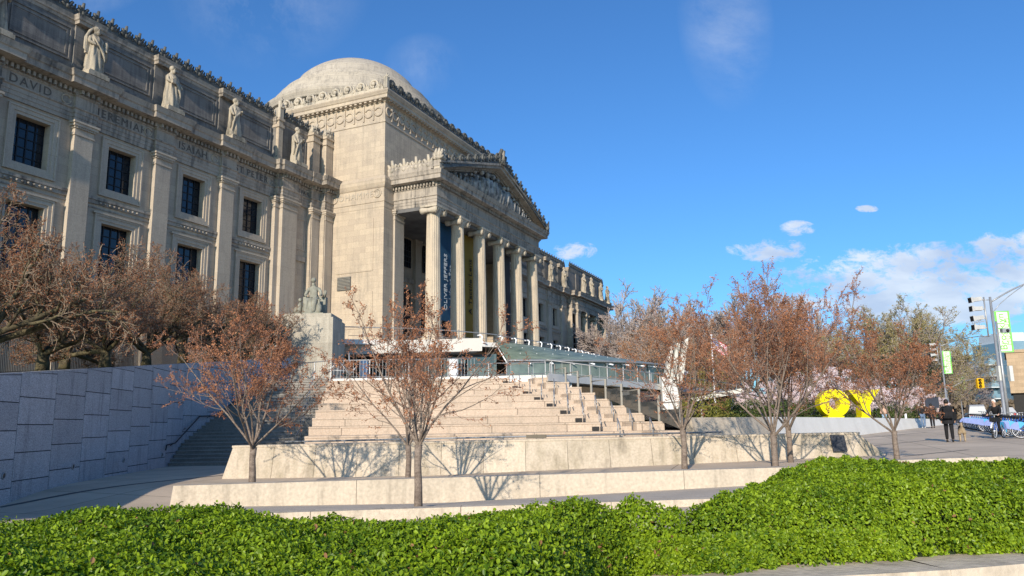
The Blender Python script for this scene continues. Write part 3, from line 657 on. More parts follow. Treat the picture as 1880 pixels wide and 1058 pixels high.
def statue(seed, loc, label, veil=False, group='stone statues on the attic ledge'):
    r = random.Random(seed); t = thing('statue', label, 'statue', loc, 0, group)
    h = 3.62; s = h/1.8
    hx = r.uniform(-0.05, 0.05); a1 = r.choice((0, 1)); 
    pts = [(0,0,.98),(0,0,1.2),(hx*.5,0,1.42),(hx,-.02,1.55),(hx*1.3,-.04,1.70),   # pelvis,chest,neckbase,neck,head
           (-.2,0,1.40),(-.30,-.08,1.14),(-.12 if a1 else -.26,-.24,1.05 if a1 else .92),
           (.2,0,1.40),(.31,-.04,1.15),(.2 if not a1 else .3,-.26,1.28 if not a1 else .9),
           (-.1,0,.92),(-.13,-.05,.5),(-.14,0,.06),(.1,0,.92),(.15,-.12,.5),(.14,-.03,.06)]
    ed = [(0,1),(1,2),(2,3),(3,4),(2,5),(5,6),(6,7),(2,8),(8,9),(9,10),(0,11),(11,12),(12,13),(0,14),(14,15),(15,16)]
    rd = [.17,.19,.13,.065,.115,.09,.075,.05,.09,.075,.05,.13,.13,.11,.13,.12,.1]
    skin_mesh('figure', [(x*s, y*s, z*s+0.42) for x, y, z in pts], ed, [q*s for q in rd], M_stat, t)
    rb = MB(); N = 40                                            # robe with deep folds
    ph = r.uniform(0, 6)
    prof = [(0.30, 0.0), (0.29, 0.25), (0.25, 0.6), (0.22, 0.9), (0.215, 1.05), (0.235, 1.2), (0.25, 1.33), (0.17, 1.45), (0.07, 1.49)]
    vs = []; 
    for i, (rr, z) in enumerate(prof):
        for j in range(N):
            a = 2*PI*j/N; f = 1 + (0.17*math.sin(a*7+ph+z*2.2) + 0.10*math.sin(a*12-z*3))*(1.0 if z < 1.2 else 0.5)
            vs.append((math.cos(a)*rr*f*s*1.08+hx*z*s*0.5, math.sin(a)*rr*f*s*0.82, z*s+0.42))
    fs = [(i*N+j, i*N+(j+1)%N, (i+1)*N+(j+1)%N, (i+1)*N+j) for i in range(len(prof)-1) for j in range(N)]
    rb.add(vs, fs, True)
    # mantle falling over one shoulder and a diagonal fold
    sg = 1 if a1 else -1
    for k in range(6):
        q = k*0.05; rb.tube([(sg*(-.22+q)*s, -.13*s, 1.42*s+.42), (sg*(-.05+q)*s, -.24*s, (1.1-q)*s+.42), (sg*(.16+q*.4)*s, -.22*s, (.85-q)*s+.42), (sg*(.26)*s, -.1*s, (.55-q*2)*s+.42)], [.03*s, .035*s, .035*s, .02*s], n=5)
    for k in range(4): rb.tube([(sg*(.3-k*.03)*s, -.06*s, 1.1*s+.42), (sg*(.32-k*.03)*s, -.1*s, .7*s+.42), (sg*(.33-k*.035)*s, -.08*s, (.3+.05*k)*s+.42)], [.02*s, .04*s, .02*s], n=5)
    rb.build('robe', M_stat, t)
    hd = MB(); c = (hx*1.3*s, -.045*s, 1.70*s+.42)
    hd.ball((c[0], c[1]+.03*s, c[2]+.03*s), .12*s, .125*s, .13*s, n=10, m_=8); 
    hd.ball((c[0], c[1]-.10*s, c[2]-.12*s), .07*s, .06*s, .11*s, n=8, m_=6)          # beard
    hd.ball((c[0], c[1]-.115*s, c[2]+.0*s), .02*s, .03*s, .035*s, n=6, m_=5)
    if veil:
        for a in np.linspace(-0.2, 0.9, 5): hd.tube([(c[0], c[1]+.05*s, c[2]+.16*s), (-.22*s, .05*s, 1.62*s+.42-a*.05), (-.36*s, .06*s, 1.3*s+.42), (-.38*s, .04*s, 1.0*s+.42-a*.3), (-.34*s, 0, .75*s+.42)], [.05*s, .05*s, .05*s, .05*s, .03*s], n=5)
        hd.box(-.36*s, -.2*s, -.02*s, .08*s, .7*s+.42, 1.35*s+.42); hd.tube([(.34*s, -.1*s, .6*s+.42), (.36*s, -.12*s, 1.25*s+.42), (.38*s, -.1*s, 1.42*s+.42)], [.08*s, .1*s, .03*s], n=6)
    hd.build('hair', M_stat, t)
    bk = MB(); bk.box(-.42*s, .42*s, -.36*s, .36*s, 0, 0.3); bk.box(-.36*s, .36*s, -.32*s, .32*s, 0.3, 0.44)
    if r.random() < 0.6: bk.box((-.26)*s, (-.1)*s, -.34*s, -.24*s, 0.98*s+.42, 1.16*s+.42)
    bk.build('base', M_stat, t)
    return t
SL = ['robed stone statue with a veil arching over its head, above the DAVID frieze', 'stone statue gathering its robe to the chest, on the ledge above the JEREMIAH frieze',
      'stone statue with crossed arms standing on the ledge above the ISAIAH frieze', 'hooded stone statue next to the twin piers, above the ST PAVL frieze']
statue(1, (28.41, 49.25, 25.42), 'stone statue cut by the left edge of the photo, on the attic ledge', veil=False)
for k, (x, lab) in enumerate(zip((35.45, 42.49, 49.53, 57.5), SL)): statue(11+k*7, (x, 49.25 if k < 3 else 48.75, 25.42), lab, veil=(k == 0))
FL = ['far wing statue nearest to the columns', 'pale statue on the far wing, second beyond the columns, beside a thin pier', 'far wing statue just past the projecting pier', 'slender far wing statue in front of the long dark shadow', 'far wing statue, second from the right end', 'last stone statue at the right corner of the far wing']
for k, (x, y) in enumerate(((128.8, 49.25), (135.8, 49.25), (143.6, 47.95), (148.6, 47.95), (155.0, 47.95), (159.8, 47.95))): statue(40+k*3, (x, y, 25.42), FL[k])
# ================================================================== GROUND, PLAZA, WALLS, STEPS
def pavemat(name, col, bw, bh, ang, joint=0.5, jw=0.012, stain=0.25):
    m, nt, b = newmat(name); N = nt.nodes; Lk = nt.links
    geo = N.new('ShaderNodeNewGeometry'); mp = N.new('ShaderNodeMapping'); mp.inputs['Rotation'].default_value = (0, 0, ang); Lk.new(geo.outputs['Position'], mp.inputs[0])
    br = N.new('ShaderNodeTexBrick'); br.offset = 0.0; br.inputs['Scale'].default_value = 1; br.inputs['Brick Width'].default_value = bw; br.inputs['Row Height'].default_value = bh
    br.inputs['Mortar Size'].default_value = jw; br.inputs['Color1'].default_value = (*[c*0.93 for c in col], 1); br.inputs['Color2'].default_value = (*[c*1.06 for c in col], 1)
    br.inputs['Mortar'].default_value = (*[c*(1-joint) for c in col], 1); Lk.new(mp.outputs[0], br.inputs['Vector'])
    n = N.new('ShaderNodeTexNoise'); n.inputs['Scale'].default_value = 0.35; n.inputs['Detail'].default_value = 9; n.inputs['Roughness'].default_value = 0.7; Lk.new(geo.outputs['Position'], n.inputs['Vector'])
    cr = N.new('ShaderNodeValToRGB'); cr.color_ramp.elements[0].position = 0.3; cr.color_ramp.elements[1].position = 0.7
    cr.color_ramp.elements[0].color = (1-stain,)*3+(1,); cr.color_ramp.elements[1].color = (1+stain*0.4,)*3+(1,); Lk.new(n.outputs['Fac'], cr.inputs[0])
    n2 = N.new('ShaderNodeTexNoise'); n2.inputs['Scale'].default_value = 40; n2.inputs['Detail'].default_value = 3; Lk.new(geo.outputs['Position'], n2.inputs['Vector'])
    c2 = N.new('ShaderNodeValToRGB'); c2.color_ramp.elements[0].color = (0.85,)*3+(1,); c2.color_ramp.elements[1].color = (1.12,)*3+(1,); Lk.new(n2.outputs['Fac'], c2.inputs[0])
    a = N.new('ShaderNodeMix'); a.data_type = 'RGBA'; a.blend_type = 'MULTIPLY'; a.inputs[0].default_value = 1; Lk.new(br.outputs[0], a.inputs[6]); Lk.new(cr.outputs[0], a.inputs[7])
    a2 = N.new('ShaderNodeMix'); a2.data_type = 'RGBA'; a2.blend_type = 'MULTIPLY'; a2.inputs[0].default_value = 1; Lk.new(a.outputs[2], a2.inputs[6]); Lk.new(c2.outputs[0], a2.inputs[7])
    Lk.new(a2.outputs[2], b.inputs['Base Color']); b.inputs['Roughness'].default_value = 0.88; b.inputs['Specular IOR Level'].default_value = 0.2
    return m
M_plaza = pavemat('plaza_concrete', (0.60, 0.49, 0.365), 3.0, 3.0, -0.1, joint=0.6, jw=0.02)
M_trav = stone('travertine', (0.53, 0.455, 0.355), stain=(0.36, 0.31, 0.24), stain_amt=0.55, joints=False)
M_trav2 = stone('weathered_travertine', (0.52, 0.445, 0.345), stain=(0.30, 0.255, 0.175), stain_amt=0.75, joints=False)
M_groove = mat('wall_joint', (0.17, 0.15, 0.13), rough=0.95)  # dark core colour seen in the gaps between wall blocks
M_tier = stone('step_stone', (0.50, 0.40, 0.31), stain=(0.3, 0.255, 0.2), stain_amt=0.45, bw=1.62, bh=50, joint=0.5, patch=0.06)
M_conc = mat('pale_concrete', (0.56, 0.545, 0.51), rough=0.8, scale=0.9, col2=(0.74, 0.725, 0.69), stretch=(1, 1, 0.35), contrast=0.9)
M_gran = mat('granite', (0.33, 0.34, 0.36), rough=0.65, scale=1.4, col2=(0.43, 0.44, 0.455), speck=(38, 0.38), contrast=0.8, spec=0.35)
def island_var(m, lo=0.88, hi=1.08, streak=0.35):
    nt = m.node_tree; N = nt.nodes; Lk = nt.links; b = nt.nodes['Principled BSDF']; src = b.inputs['Base Color'].links[0].from_socket
    geo = N.new('ShaderNodeNewGeometry'); mr = N.new('ShaderNodeMapRange'); mr.inputs[3].default_value = lo; mr.inputs[4].default_value = hi; Lk.new(geo.outputs['Random Per Island'], mr.inputs[0])
    mp = N.new('ShaderNodeMapping'); mp.inputs['Scale'].default_value = (3.5, 3.5, 0.35); Lk.new(geo.outputs['Position'], mp.inputs[0])
    n = N.new('ShaderNodeTexNoise'); n.inputs['Scale'].default_value = 1.0; n.inputs['Detail'].default_value = 6; Lk.new(mp.outputs[0], n.inputs['Vector'])
    m2 = N.new('ShaderNodeMapRange'); m2.inputs[1].default_value = 0.55; m2.inputs[2].default_value = 0.75; m2.inputs[3].default_value = 1.0; m2.inputs[4].default_value = 1-streak; Lk.new(n.outputs['Fac'], m2.inputs[0])
    mu = N.new('ShaderNodeMath'); mu.operation = 'MULTIPLY'; Lk.new(mr.outputs[0], mu.inputs[0]); Lk.new(m2.outputs[0], mu.inputs[1])
    mx = N.new('ShaderNodeMix'); mx.data_type = 'RGBA'; mx.blend_type = 'MULTIPLY'; mx.inputs[0].default_value = 1; Lk.new(src, mx.inputs[6]); Lk.new(mu.outputs[0], mx.inputs[7]); Lk.new(mx.outputs[2], b.inputs['Base Color'])
for m__ in (M_gran, M_trav, M_trav2): island_var(m__)
M_gjoint = mat('granite_joint', (0.035, 0.035, 0.04), rough=0.9)
M_steel = mat('rail_steel', (0.30, 0.31, 0.32), rough=0.45, metal=0.4, scale=3)
M_white = mat('white_paint_metal', (0.78, 0.79, 0.80), rough=0.4, scale=2, var=0.05)
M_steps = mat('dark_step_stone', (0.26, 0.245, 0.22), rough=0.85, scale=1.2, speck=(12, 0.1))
M_asph = mat('asphalt', (0.05, 0.05, 0.052), rough=0.9, scale=0.4, var=0.25, speck=(40, 0.15))
# ---- ground sheet
rs = [-900, -400, -200, -120, -80, -50, -30, -20, -14] + list(np.arange(-10, 12.1, 1.0)) + [15, 18, 22, 28, 34, 45, 60, 90, 150, 300, 700, 1500]
ds = [-200, -60, -20, 0, 5, 9] + list(np.arange(11, 30.1, 0.8)) + [33, 37, 42, 50, 60, 75, 95, 130, 200, 400, 900, 2200]
gv = []; 
for d in ds:
    for r in rs: p = L(r, d); gv.append((p.x, p.y, gz(p)))
nR = len(rs); gf = [(i*nR+j, i*nR+j+1, (i+1)*nR+j+1, (i+1)*nR+j) for i in range(len(ds)-1) for j in range(nR-1)]
struct(mkobj('plaza_pavement', gv, gf, M_plaza, None, [True]*len(gf)))
# road to the right, with kerb and line
rd = MB()
def strip(mb, y0, y1, x0, x1, dz, n=30, th=0.0):
    vs = []; 
    for i in range(n+1):
        x = x0+(x1-x0)*i/n
        for y in (y0, y1): p = Vector((x, y, 0)); vs.append((x, y, gz(p)+dz))
    mb.add(vs, [(2*i, 2*i+1, 2*i+3, 2*i+2) for i in range(n)])
strip(rd, -36, -9.6, 14, 700, 0.004, n=120); struct(rd.build('road', M_asph))
kb = MB()
for i in range(120):
    x = 14+i*2.5; p = Vector((x+1.25, -9.5, 0)); kb.box(x, x+2.49, -9.62, -9.42, gz(p)-0.1, gz(p)+0.13)
struct(kb.build('kerb', mat('kerb_stone', (0.36, 0.35, 0.33), rough=0.9)))
ln = MB(); strip(ln, -16.1, -15.95, 14, 400, 0.008, n=90); strip(ln, -22.1, -21.9, 14, 400, 0.008, n=90); struct(ln.build('lane_marking', mat('road_paint', (0.7, 0.7, 0.66), rough=0.8)))
# thin dark strips lying just above the plaza surface
def dark_line(pa, pb, w=0.16):
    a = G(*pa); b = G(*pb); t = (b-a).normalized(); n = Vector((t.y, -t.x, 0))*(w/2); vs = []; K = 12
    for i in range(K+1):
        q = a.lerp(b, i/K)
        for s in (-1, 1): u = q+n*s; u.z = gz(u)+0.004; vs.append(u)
    mb = MB(); mb.add(vs, [(2*i, 2*i+1, 2*i+3, 2*i+2) for i in range(K)]); struct(mb.build('plaza_strip', mat('strip_dark', (0.12, 0.11, 0.10), rough=0.9)))
dark_line((1560, 823), (1708, 808)); dark_line((1558, 806.5), (1702, 794)); dark_line((1660, 838), (1778, 826))
dark_line((0, 916), (420, 872), 0.22)
# ---- path strip with tree B on it
pm = MB(); vs = []
for i in range(13):
    r = -6.5+i*1.0; t = (r+1.9)/4.3
    zf = -1.56+0.12*t*0.55; zb = -1.87+0.17*max(0, t)
    for (d, z) in ((14.4, zf), (15.8, zf-0.03), (19.05, zb)): q = L(r, d, z); vs.append(q)
pm.add(vs, [(3*i+k, 3*i+k+3, 3*i+k+4, 3*i+k+1) for i in range(12) for k in (0, 1)], True)
struct(pm.build('path', mat('path_concrete', (0.50, 0.43, 0.34), rough=0.9, scale=1.5, speck=(30, 0.1))))
# ---- helper: wall along local (r,d) polyline, battered
def seg_wall(mb, a, b, za, zb, zba, zbb, th=0.45, batter=0.0, ends=(0.0, 0.0)):
    """a,b: (r,d) of the front top edge; za,zb top heights; zba,zbb bottom heights; front face leans forward at the foot"""
    A = L(*a); B = L(*b); t = (B-A).normalized(); n = Vector((t.y, -t.x, 0)); n = n if n.dot(FH) < 0 else -n
    vs = [A+Vector((0,0,za)), B+Vector((0,0,zb)), B-n*th+Vector((0,0,zb)), A-n*th+Vector((0,0,za)),
          A+n*batter-t*ends[0]+Vector((0,0,zba)), B+n*batter+t*ends[1]+Vector((0,0,zbb)), B-n*th+t*ends[1]+Vector((0,0,zbb)), A-n*th-t*ends[0]+Vector((0,0,zba))]
    mb.add(vs, [(0,1,2,3), (4,5,1,0), (5,6,2,1), (6,7,3,2), (7,4,0,3), (4,7,6,5)])
    return t, n
def jointed_wall(root, a, b, za, zb, zba, zbb, piece, material, th=0.45, batter=0.0, name='wall_block', ends=(0, 0), gap=0.012, ncap=0):
    A = Vector(a); B = Vector(b); Lh = (B-A).length; n = max(1, round(Lh/piece)); mb = MB()
    for i in range(n):
        s0, s1 = i/n, (i+1)/n; g = gap/Lh
        p = A.lerp(B, s0+g/2); q = A.lerp(B, s1-g/2); f = lambda x, y, s: x+(y-x)*s
        seg_wall(mb, p, q, f(za, zb, s0), f(za, zb, s1), f(zba, zbb, s0), f(zba, zbb, s1), th, batter, (ends[0] if i == 0 else 0, ends[1] if i == n-1 else 0))
    mb.build(name, material, root)
    c = MB(); A_ = A.lerp(B, 0.004); B_ = A.lerp(B, 0.996)
    seg_wall(c, A_, B_, za-0.03, zb-0.03, zba, zbb, th-0.06, batter-0.03); 
    o = c.build('joint_core', M_groove, root); o.location = (FH*0.03)
# low front wall
w1 = thing('low_wall', 'low pale stone seat wall, long and plain, in front of the leaning terrace wall', 'wall', (0, 0, 0))
jointed_wall(w1, (-8.30, 19), (0.6, 19), -1.36, -1.24, -2.15, -2.15, 4.2, M_trav, th=0.5, ends=(0.1, 0)); jointed_wall(w1, (0.6, 19), (7.6, 19), -1.24, -1.14, -2.15, -1.9, 3.5, M_trav, th=0.5)
# upper terrace wall, battered
w2 = thing('terrace_wall', 'leaning weathered travertine terrace wall catching the sharp tree shadows', 'wall', (0, 0, 0))
jointed_wall(w2, (-9.8, 27.0), (12.0, 27.0), -0.68, -0.56, -2.1, -1.5, 1.5, M_trav2, th=0.55, batter=0.42, ends=(0.3, 0.95))
cp = MB(); seg_wall(cp, (-9.82, 26.98), (12.02, 26.98), -0.605, -0.485, -0.678, -0.558, th=0.62); cp.build('coping', M_trav, w2)
pq = MB(); A = W(1523, 799, 26.95); B = W(1549, 799, 26.93); C_ = W(1556, 828, 26.60); D_ = W(1530, 829, 26.62); nn = -FH*0.03
pq.add([A, B, C_, D_, A+nn, B+nn, C_+nn, D_+nn], [(3,2,1,0), (4,5,6,7), (0,1,5,4), (1,2,6,5), (2,3,7,6), (3,0,4,7)])
o = pq.build('plaque', mat('plaque_metal', (0.045, 0.05, 0.06), rough=0.5, scale=18, var=0.5)); tag(o, 'dark grey metal plaque fixed on the right end of the leaning wall', 'plaque')
# thin rail along the top of the terrace wall
er = thing('edge_rail', 'thin pale pipe rail running low along the top of the terrace wall', 'railing', L(-8.0, 27.6, -0.6))
mb = MB(); e0 = L(-8.2, 27.7, -0.52); e1 = L(7.4, 27.7, -0.42); mb.tube([e0-er.location, e1-er.location], 0.03, n=6); mb.build('rail', M_steel, er)
for k in range(11): q = e0.lerp(e1, (k+0.5)/11)-er.location; mb = MB(); mb.tube([q-Vector((0,0,0.12)), q], 0.02, n=5); mb.build('post', M_steel, er)
bx_ = MB(); q = L(0.78, 27.66, -0.47); bx_.cbox(q, 0.72, 0.1, 0.13, ax=RH); bx_.cbox(q+RH*0.0-FH*0.06, 0.04, 0.02, 0.15, ax=RH)
tag(bx_.build('junction_box', mat('box_bronze', (0.14, 0.12, 0.09), rough=0.6)), 'small brown metal box on the pipe rail above the terrace wall', 'box')
# ledge in front of the path
lw = thing('ledge', 'weathered pale stone ledge half hidden behind the clipped hedge', 'wall', (0, 0, 0))
jointed_wall(lw, (-6.5, 14.4), (4.5, 14.4), -1.575, -1.40, -2.3, -2.2, 3.0, M_trav, th=0.35)
be = MB(); seg_wall(be, (7.3, 17.6), (11.3, 17.9), -0.98, -0.92, -1.6, -1.55, th=0.5, batter=0.1, ends=(0, 0.5)); tag(be.build('stone_bench', M_trav), 'pale stone bench end sticking out to the right behind the hedge', 'bench')
# ---- floor between terrace wall and tiers
TR = lambda d: 4.2-(d-31)*0.32          # right edge of the wide tiers
TL = lambda d: -8.4-(d-31)*0.18
TP = lambda d: 6.9-(d-31)*0.307
fl = MB(); q = [L(-9.6, 27.3), L(12, 27.3), L(12.5, 31.2), L(-9.2, 31.2)]; fl.slab([(p.x, p.y) for p in q], -2.0, -0.76); struct(fl.build('terrace_floor', M_plaza))
st = thing('stone_steps', 'wide flight of pale seat steps climbing from the terrace wall to the glass entrance', 'steps', (0, 0, 0))
def pol(pts): return [(L(*p).x, L(*p).y) for p in pts]
for k in range(1, 10):
    d0 = 31+1.75*(k-1); d1 = d0+1.75 if k < 9 else 47.0; z = 0.377*(k-2)
    mb = MB(); mb.slab(pol([(TL(d0), d0+0.03), (TR(d0), d0+0.03), (TR(d1), d1+0.03), (TL(d1), d1+0.03)]), -2.0, z-0.075)
    mb.slab(pol([(TL(d0), d0), (TR(d0), d0), (TR(d1), d1), (TL(d1), d1)]), z-0.075, z); mb.build('seat_step', M_tier, st)
    mb = MB(); a, b = TR(d0)+1.55, TP(d0); a1, b1 = TR(d1)+1.55, TP(d1)
    mb.slab(pol([(a, d0+0.03), (b, d0+0.03), (b1, d1+0.03), (a1, d1+0.03)]), -2.0, z-0.075); mb.slab(pol([(a, d0), (b, d0), (b1, d1), (a1, d1)]), z-0.075, z); mb.build('seat_step', M_tier, st)
mb = MB()
for k in range(19):
    d0 = 30.6+0.875*k; z = -0.76+0.188*(k+0.0)
    if z > 2.68: break
    mb.slab(pol([(TR(d0)+0.005, d0), (TR(d0)+1.545, d0), (TR(d0+0.87)+1.545, d0+0.87), (TR(d0+0.87)+0.005, d0+0.87)]), -2.0, z)
mb.build('stair_flight', M_tier, st)
# dark side vents at the end of each tier
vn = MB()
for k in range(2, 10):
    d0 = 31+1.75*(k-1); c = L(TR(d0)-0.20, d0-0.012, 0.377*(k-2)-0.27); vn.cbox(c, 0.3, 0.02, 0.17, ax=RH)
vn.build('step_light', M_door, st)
# top landing with pale edge
tp = MB(); tp.slab(pol([(TL(46.7)-0.3, 46.6), (TP(44)+0.6, 46.2), (TP(44)+0.9, 50), (TL(50)-0.5, 50)]), 1.0, 2.86); struct(tp.build('upper_landing', M_conc))
# ---- left flight (in the shade of the granite wall)
GW = lambda d: -13.8-0.145*(d-20.5) if d < 38.4 else -16.4+(d-38.4)*0.164
sl2 = thing('side_stairs', 'dark narrow-tread stairs in shade beside the blue-grey granite wall', 'stairs', (0, 0, 0))
mb = MB()
for k in range(27):
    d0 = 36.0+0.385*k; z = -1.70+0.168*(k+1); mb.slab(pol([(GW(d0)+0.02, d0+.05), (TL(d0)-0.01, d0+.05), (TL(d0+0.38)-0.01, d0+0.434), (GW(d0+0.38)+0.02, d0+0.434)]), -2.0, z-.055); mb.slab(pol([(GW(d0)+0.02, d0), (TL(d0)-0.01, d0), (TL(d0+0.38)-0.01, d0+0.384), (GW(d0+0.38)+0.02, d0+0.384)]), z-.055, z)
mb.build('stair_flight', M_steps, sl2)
ldg = MB(); ldg.slab(pol([(GW(46.5), 46.4), (TL(46.5)-0.3, 46.4), (TL(52), 70), (-26, 70)]), 1.0, 2.83); struct(ldg.build('side_landing', M_plaza))
# ---- handrails: one built, the rest copied
def handrail(label, g):
    t = thing('handrail', label, 'handrail', (0, 0, 0), 0, g)
    for s in (0, 1): mb = MB(); mb.tube([(0, s*0.62, 0), (0, s*0.62, 0.56+s*0.28)], 0.02, n=6); mb.build('post', M_steel, t)
    mb = MB(); mb.tube([(0, -0.05, 0.44), (0, -0.12, 0.50), (0, 0.0, 0.58), (0, 0.64, 0.86), (0, 0.74, 0.85)], 0.024, n=6); mb.build('rail', M_steel, t)
    return t
hr = handrail('short steel stair handrail', 'steel handrails on the narrow flight')
az = YAW-PI/2 - 0.0
ORD = ['lowest', 'second', 'third', 'fourth', 'fifth', 'sixth', 'seventh', 'eighth', 'ninth']
first = True
for side, off, nm in ((0, 0.12, 'left'), (1, 1.45, 'right')):
    for k in range(9):
        d0 = 31.2+1.75*k; z = -0.72+0.377*k; p = L(TR(d0)+off, d0, z)
        lab = f'{ORD[k]} steel handrail from the bottom on the {nm} side of the narrow flight'
        if first: hr.location = p; hr.rotation_euler = (0, 0, az); hr['label'] = lab; first = False
        else: dup(hr, p, az, lab)
lh = handrail('x', 'steel handrails on the shaded stairs'); lh.location = L(TL(36.5)-1.0, 36.5, -1.5); lh.rotation_euler = (0, 0, az); lh['label'] = 'lowest steel handrail at the edge of the shaded side stairs'
for k in range(1, 7):
    d0 = 36.5+1.55*k; dup(lh, L(TL(d0)-1.0, d0, -1.55+0.168*4.0*k), az, f'{ORD[k]} steel handrail up the edge of the shaded side stairs')
# ---- granite wall
gw = thing('granite_wall', 'tall blue-grey granite wall of staggered panels, rising to the right in shade', 'wall', (0, 0, 0))
gtop = lambda d: 1.54+0.0954*(d-20.5) if d < 38.4 else 3.25+(d-38.4)*0.108
dj = [7.6, 9.95, 12.3, 14.65, 17.0, 19.35, 21.7, 23.95, 26.2, 28.45, 30.8, 33.15, 35.6, 38.1, 40.4, 42.7, 45.0, 47.4, 49.8]
bk = MB()
gp = MB()
for i in range(len(dj)-1):
    da, db = dj[i], dj[i+1]; A = L(GW(da), da); B = L(GW(db), db); t = (B-A).normalized(); n = Vector((t.y, -t.x, 0)); n = n if n.dot(RH) > 0 else -n
    Aj, Bj = A+t*0.014, B-t*0.014
    js = [-2.2]; z = -1.65+((i*0.17) % 0.74)
    while z < max(gtop(da), gtop(db)): js.append(z); z += 0.78
    js.append(99)
    for z0, z1 in zip(js[:-1], js[1:]):
        ta, tb = gtop(da), gtop(db)
        a0, a1, b0, b1 = min(z0+0.014, ta), min(z1-0.014, ta), min(z0+0.014, tb), min(z1-0.014, tb)
        if a1-a0 < 0.03 and b1-b0 < 0.03: continue
        vs = [Aj+Vector((0,0,a0)), Bj+Vector((0,0,b0)), Bj+Vector((0,0,b1)), Aj+Vector((0,0,a1))]; vs += [p-n*0.2 for p in vs]
        gp.add(vs, [(0,1,2,3), (7,6,5,4), (0,4,5,1), (1,5,6,2), (2,6,7,3), (3,7,4,0)])
    vs = [A-n*0.012+Vector((0,0,-2.2)), B-n*0.012+Vector((0,0,-2.2)), B-n*0.012+Vector((0,0,gtop(db)-0.012)), A-n*0.012+Vector((0,0,gtop(da)-0.012))]; vs += [p-n*0.45 for p in vs]
    bk.add(vs, [(0,1,2,3), (7,6,5,4), (0,4,5,1), (1,5,6,2), (2,6,7,3), (3,7,4,0)])
gp.build('granite_panel', M_gran, gw); bk.build('joint_core', M_gjoint, gw)
for k, (u, v) in enumerate(((5, 874), (133, 857), (226, 845), (297, 835))):
    f = (u-940)/FOC; d = (13.8-2.97)/(-f-0.145); p = W(u, v, d); t = (L(GW(30), 30)-L(GW(25), 25)).normalized(); n = Vector((t.y, -t.x, 0)); n = n if n.dot(RH) > 0 else -n
    lt = thing('wall_light', ('leftmost', 'second', 'third', 'rightmost')[k]+' round recessed light low on the granite wall', 'wall light', p, 0, 'round lights on the granite wall')
    Q = n.to_track_quat('Z', 'Y'); r_ = MB(); r_.lathe([(0.095, 0.0), (0.10, 0.03), (0.085, 0.045), (0.07, 0.03)], n=20, ax=Q.to_matrix()); r_.build('ring', M_steel, lt)
    g_ = MB(); g_.lathe([(0.068, 0.02), (0.0001, 0.024)], n=16, ax=Q.to_matrix()); g_.build('lens', mat('light_lens', (0.05, 0.05, 0.05), rough=0.15), lt)
wh = thing('wall_handrail', 'bent dark handrail fixed to the granite wall beside the shaded stairs', 'handrail', L(GW(36), 36, -0.8))
hb = MB(); path = []
for d, z in ((35.2, -0.95), (35.3, -0.72), (36.6, -0.66), (39.5, 0.62), (41.0, 0.66), (45.2, 2.5)): path.append(L(GW(d)+0.12, d, z)-wh.location)
hb.tube(path, 0.03, n=6); hb.build('rail', M_grille, wh)
for d, z in ((36.2, -0.7), (38.2, 0.02), (40.4, 0.62), (43.2, 1.6)): q = MB(); q.tube([L(GW(d)+0.12, d, z)-wh.location, L(GW(d)+0.0, d, z-0.08)-wh.location], 0.015, n=5); q.build('bracket', M_grille, wh)
# bank behind the granite wall
bn = MB(); vs = []
dl = list(np.linspace(7.6, 49.8, 14))
for d in dl:
    for off, dz in ((-0.4, -0.2), (-3, -0.25), (-8, -0.3), (-14, -0.3), (-30, -0.3), (-70, -0.3)): vs.append(L(GW(d)+off, d+(-off)*0.1, gtop(d)+dz-0.1))
bn.add(vs, [(6*i+k, 6*i+k+1, 6*i+k+7, 6*i+k+6) for i in range(13) for k in range(5)], True)
struct(bn.build('bank', mat('bank_soil', (0.06, 0.052, 0.035), rough=0.95, scale=2.5, col2=(0.10, 0.11, 0.04))))
# ---- pedestal with the seated figure
pedm = stone('pedestal_stone', (0.42, 0.385, 0.315), stain=(0.24, 0.225, 0.185), stain_amt=0.6, bw=0.9, bh=1.05, joint=0.2, patch=0.14)
ped = thing('pedestal', 'tall blocky weathered stone pedestal under the seated figure', 'pedestal', L(-15.85, 60, 2.83))
mb = MB(); 
def lbox(mb, o, r0, r1, d0, d1, z0, z1):
    P = [L(r0, d0)-Vector((o.x, o.y, 0)), L(r1, d0)-Vector((o.x, o.y, 0)), L(r1, d1)-Vector((o.x, o.y, 0)), L(r0, d1)-Vector((o.x, o.y, 0))]; mb.slab([(p.x, p.y) for p in P], z0-o.z, z1-o.z)
o_ = ped.location
lbox(mb, o_, -17.95, -13.8, 58, 62.2, 2.0, 8.3); mb.build('block', pedm, ped)
mb = MB(); lbox(mb, o_, -17.7, -14.0, 58.2, 62.0, 8.3, 8.62); mb.build('cap', pedm, ped)
M_sfig = mat('seated_stone', (0.14, 0.14, 0.115), rough=0.85, scale=1.6, col2=(0.36, 0.355, 0.29), contrast=0.6)
sf = thing('seated_statue', 'seated draped stone figure with a child and urn on the tall pedestal', 'statue', L(-15.9, 60, 8.62), az)
k_ = 1.72        # local: x right, -y towards the viewer
pts = [(0,.15,.75),(0,.1,1.05),(0,.02,1.32),(0,0,1.45),(0,-.05,1.62),(-.26,.05,1.28),(-.36,-.05,1.0),(-.24,-.3,.92),(.27,.05,1.28),(.38,-.02,1.02),(.36,-.25,.95),(-.13,.0,.72),(-.2,-.45,.72),(-.2,-.42,.12),(.13,.0,.72),(.18,-.5,.7),(.14,-.48,.12)]
ed = [(0,1),(1,2),(2,3),(3,4),(2,5),(5,6),(6,7),(2,8),(8,9),(9,10),(0,11),(11,12),(12,13),(0,14),(14,15),(15,16)]
skin_mesh('figure', [(x*k_, y*k_, z*k_) for x, y, z in pts], ed, [q*k_ for q in (.2,.2,.15,.07,.12,.1,.08,.06,.1,.08,.06,.17,.15,.12,.17,.15,.12)], M_sfig, sf)
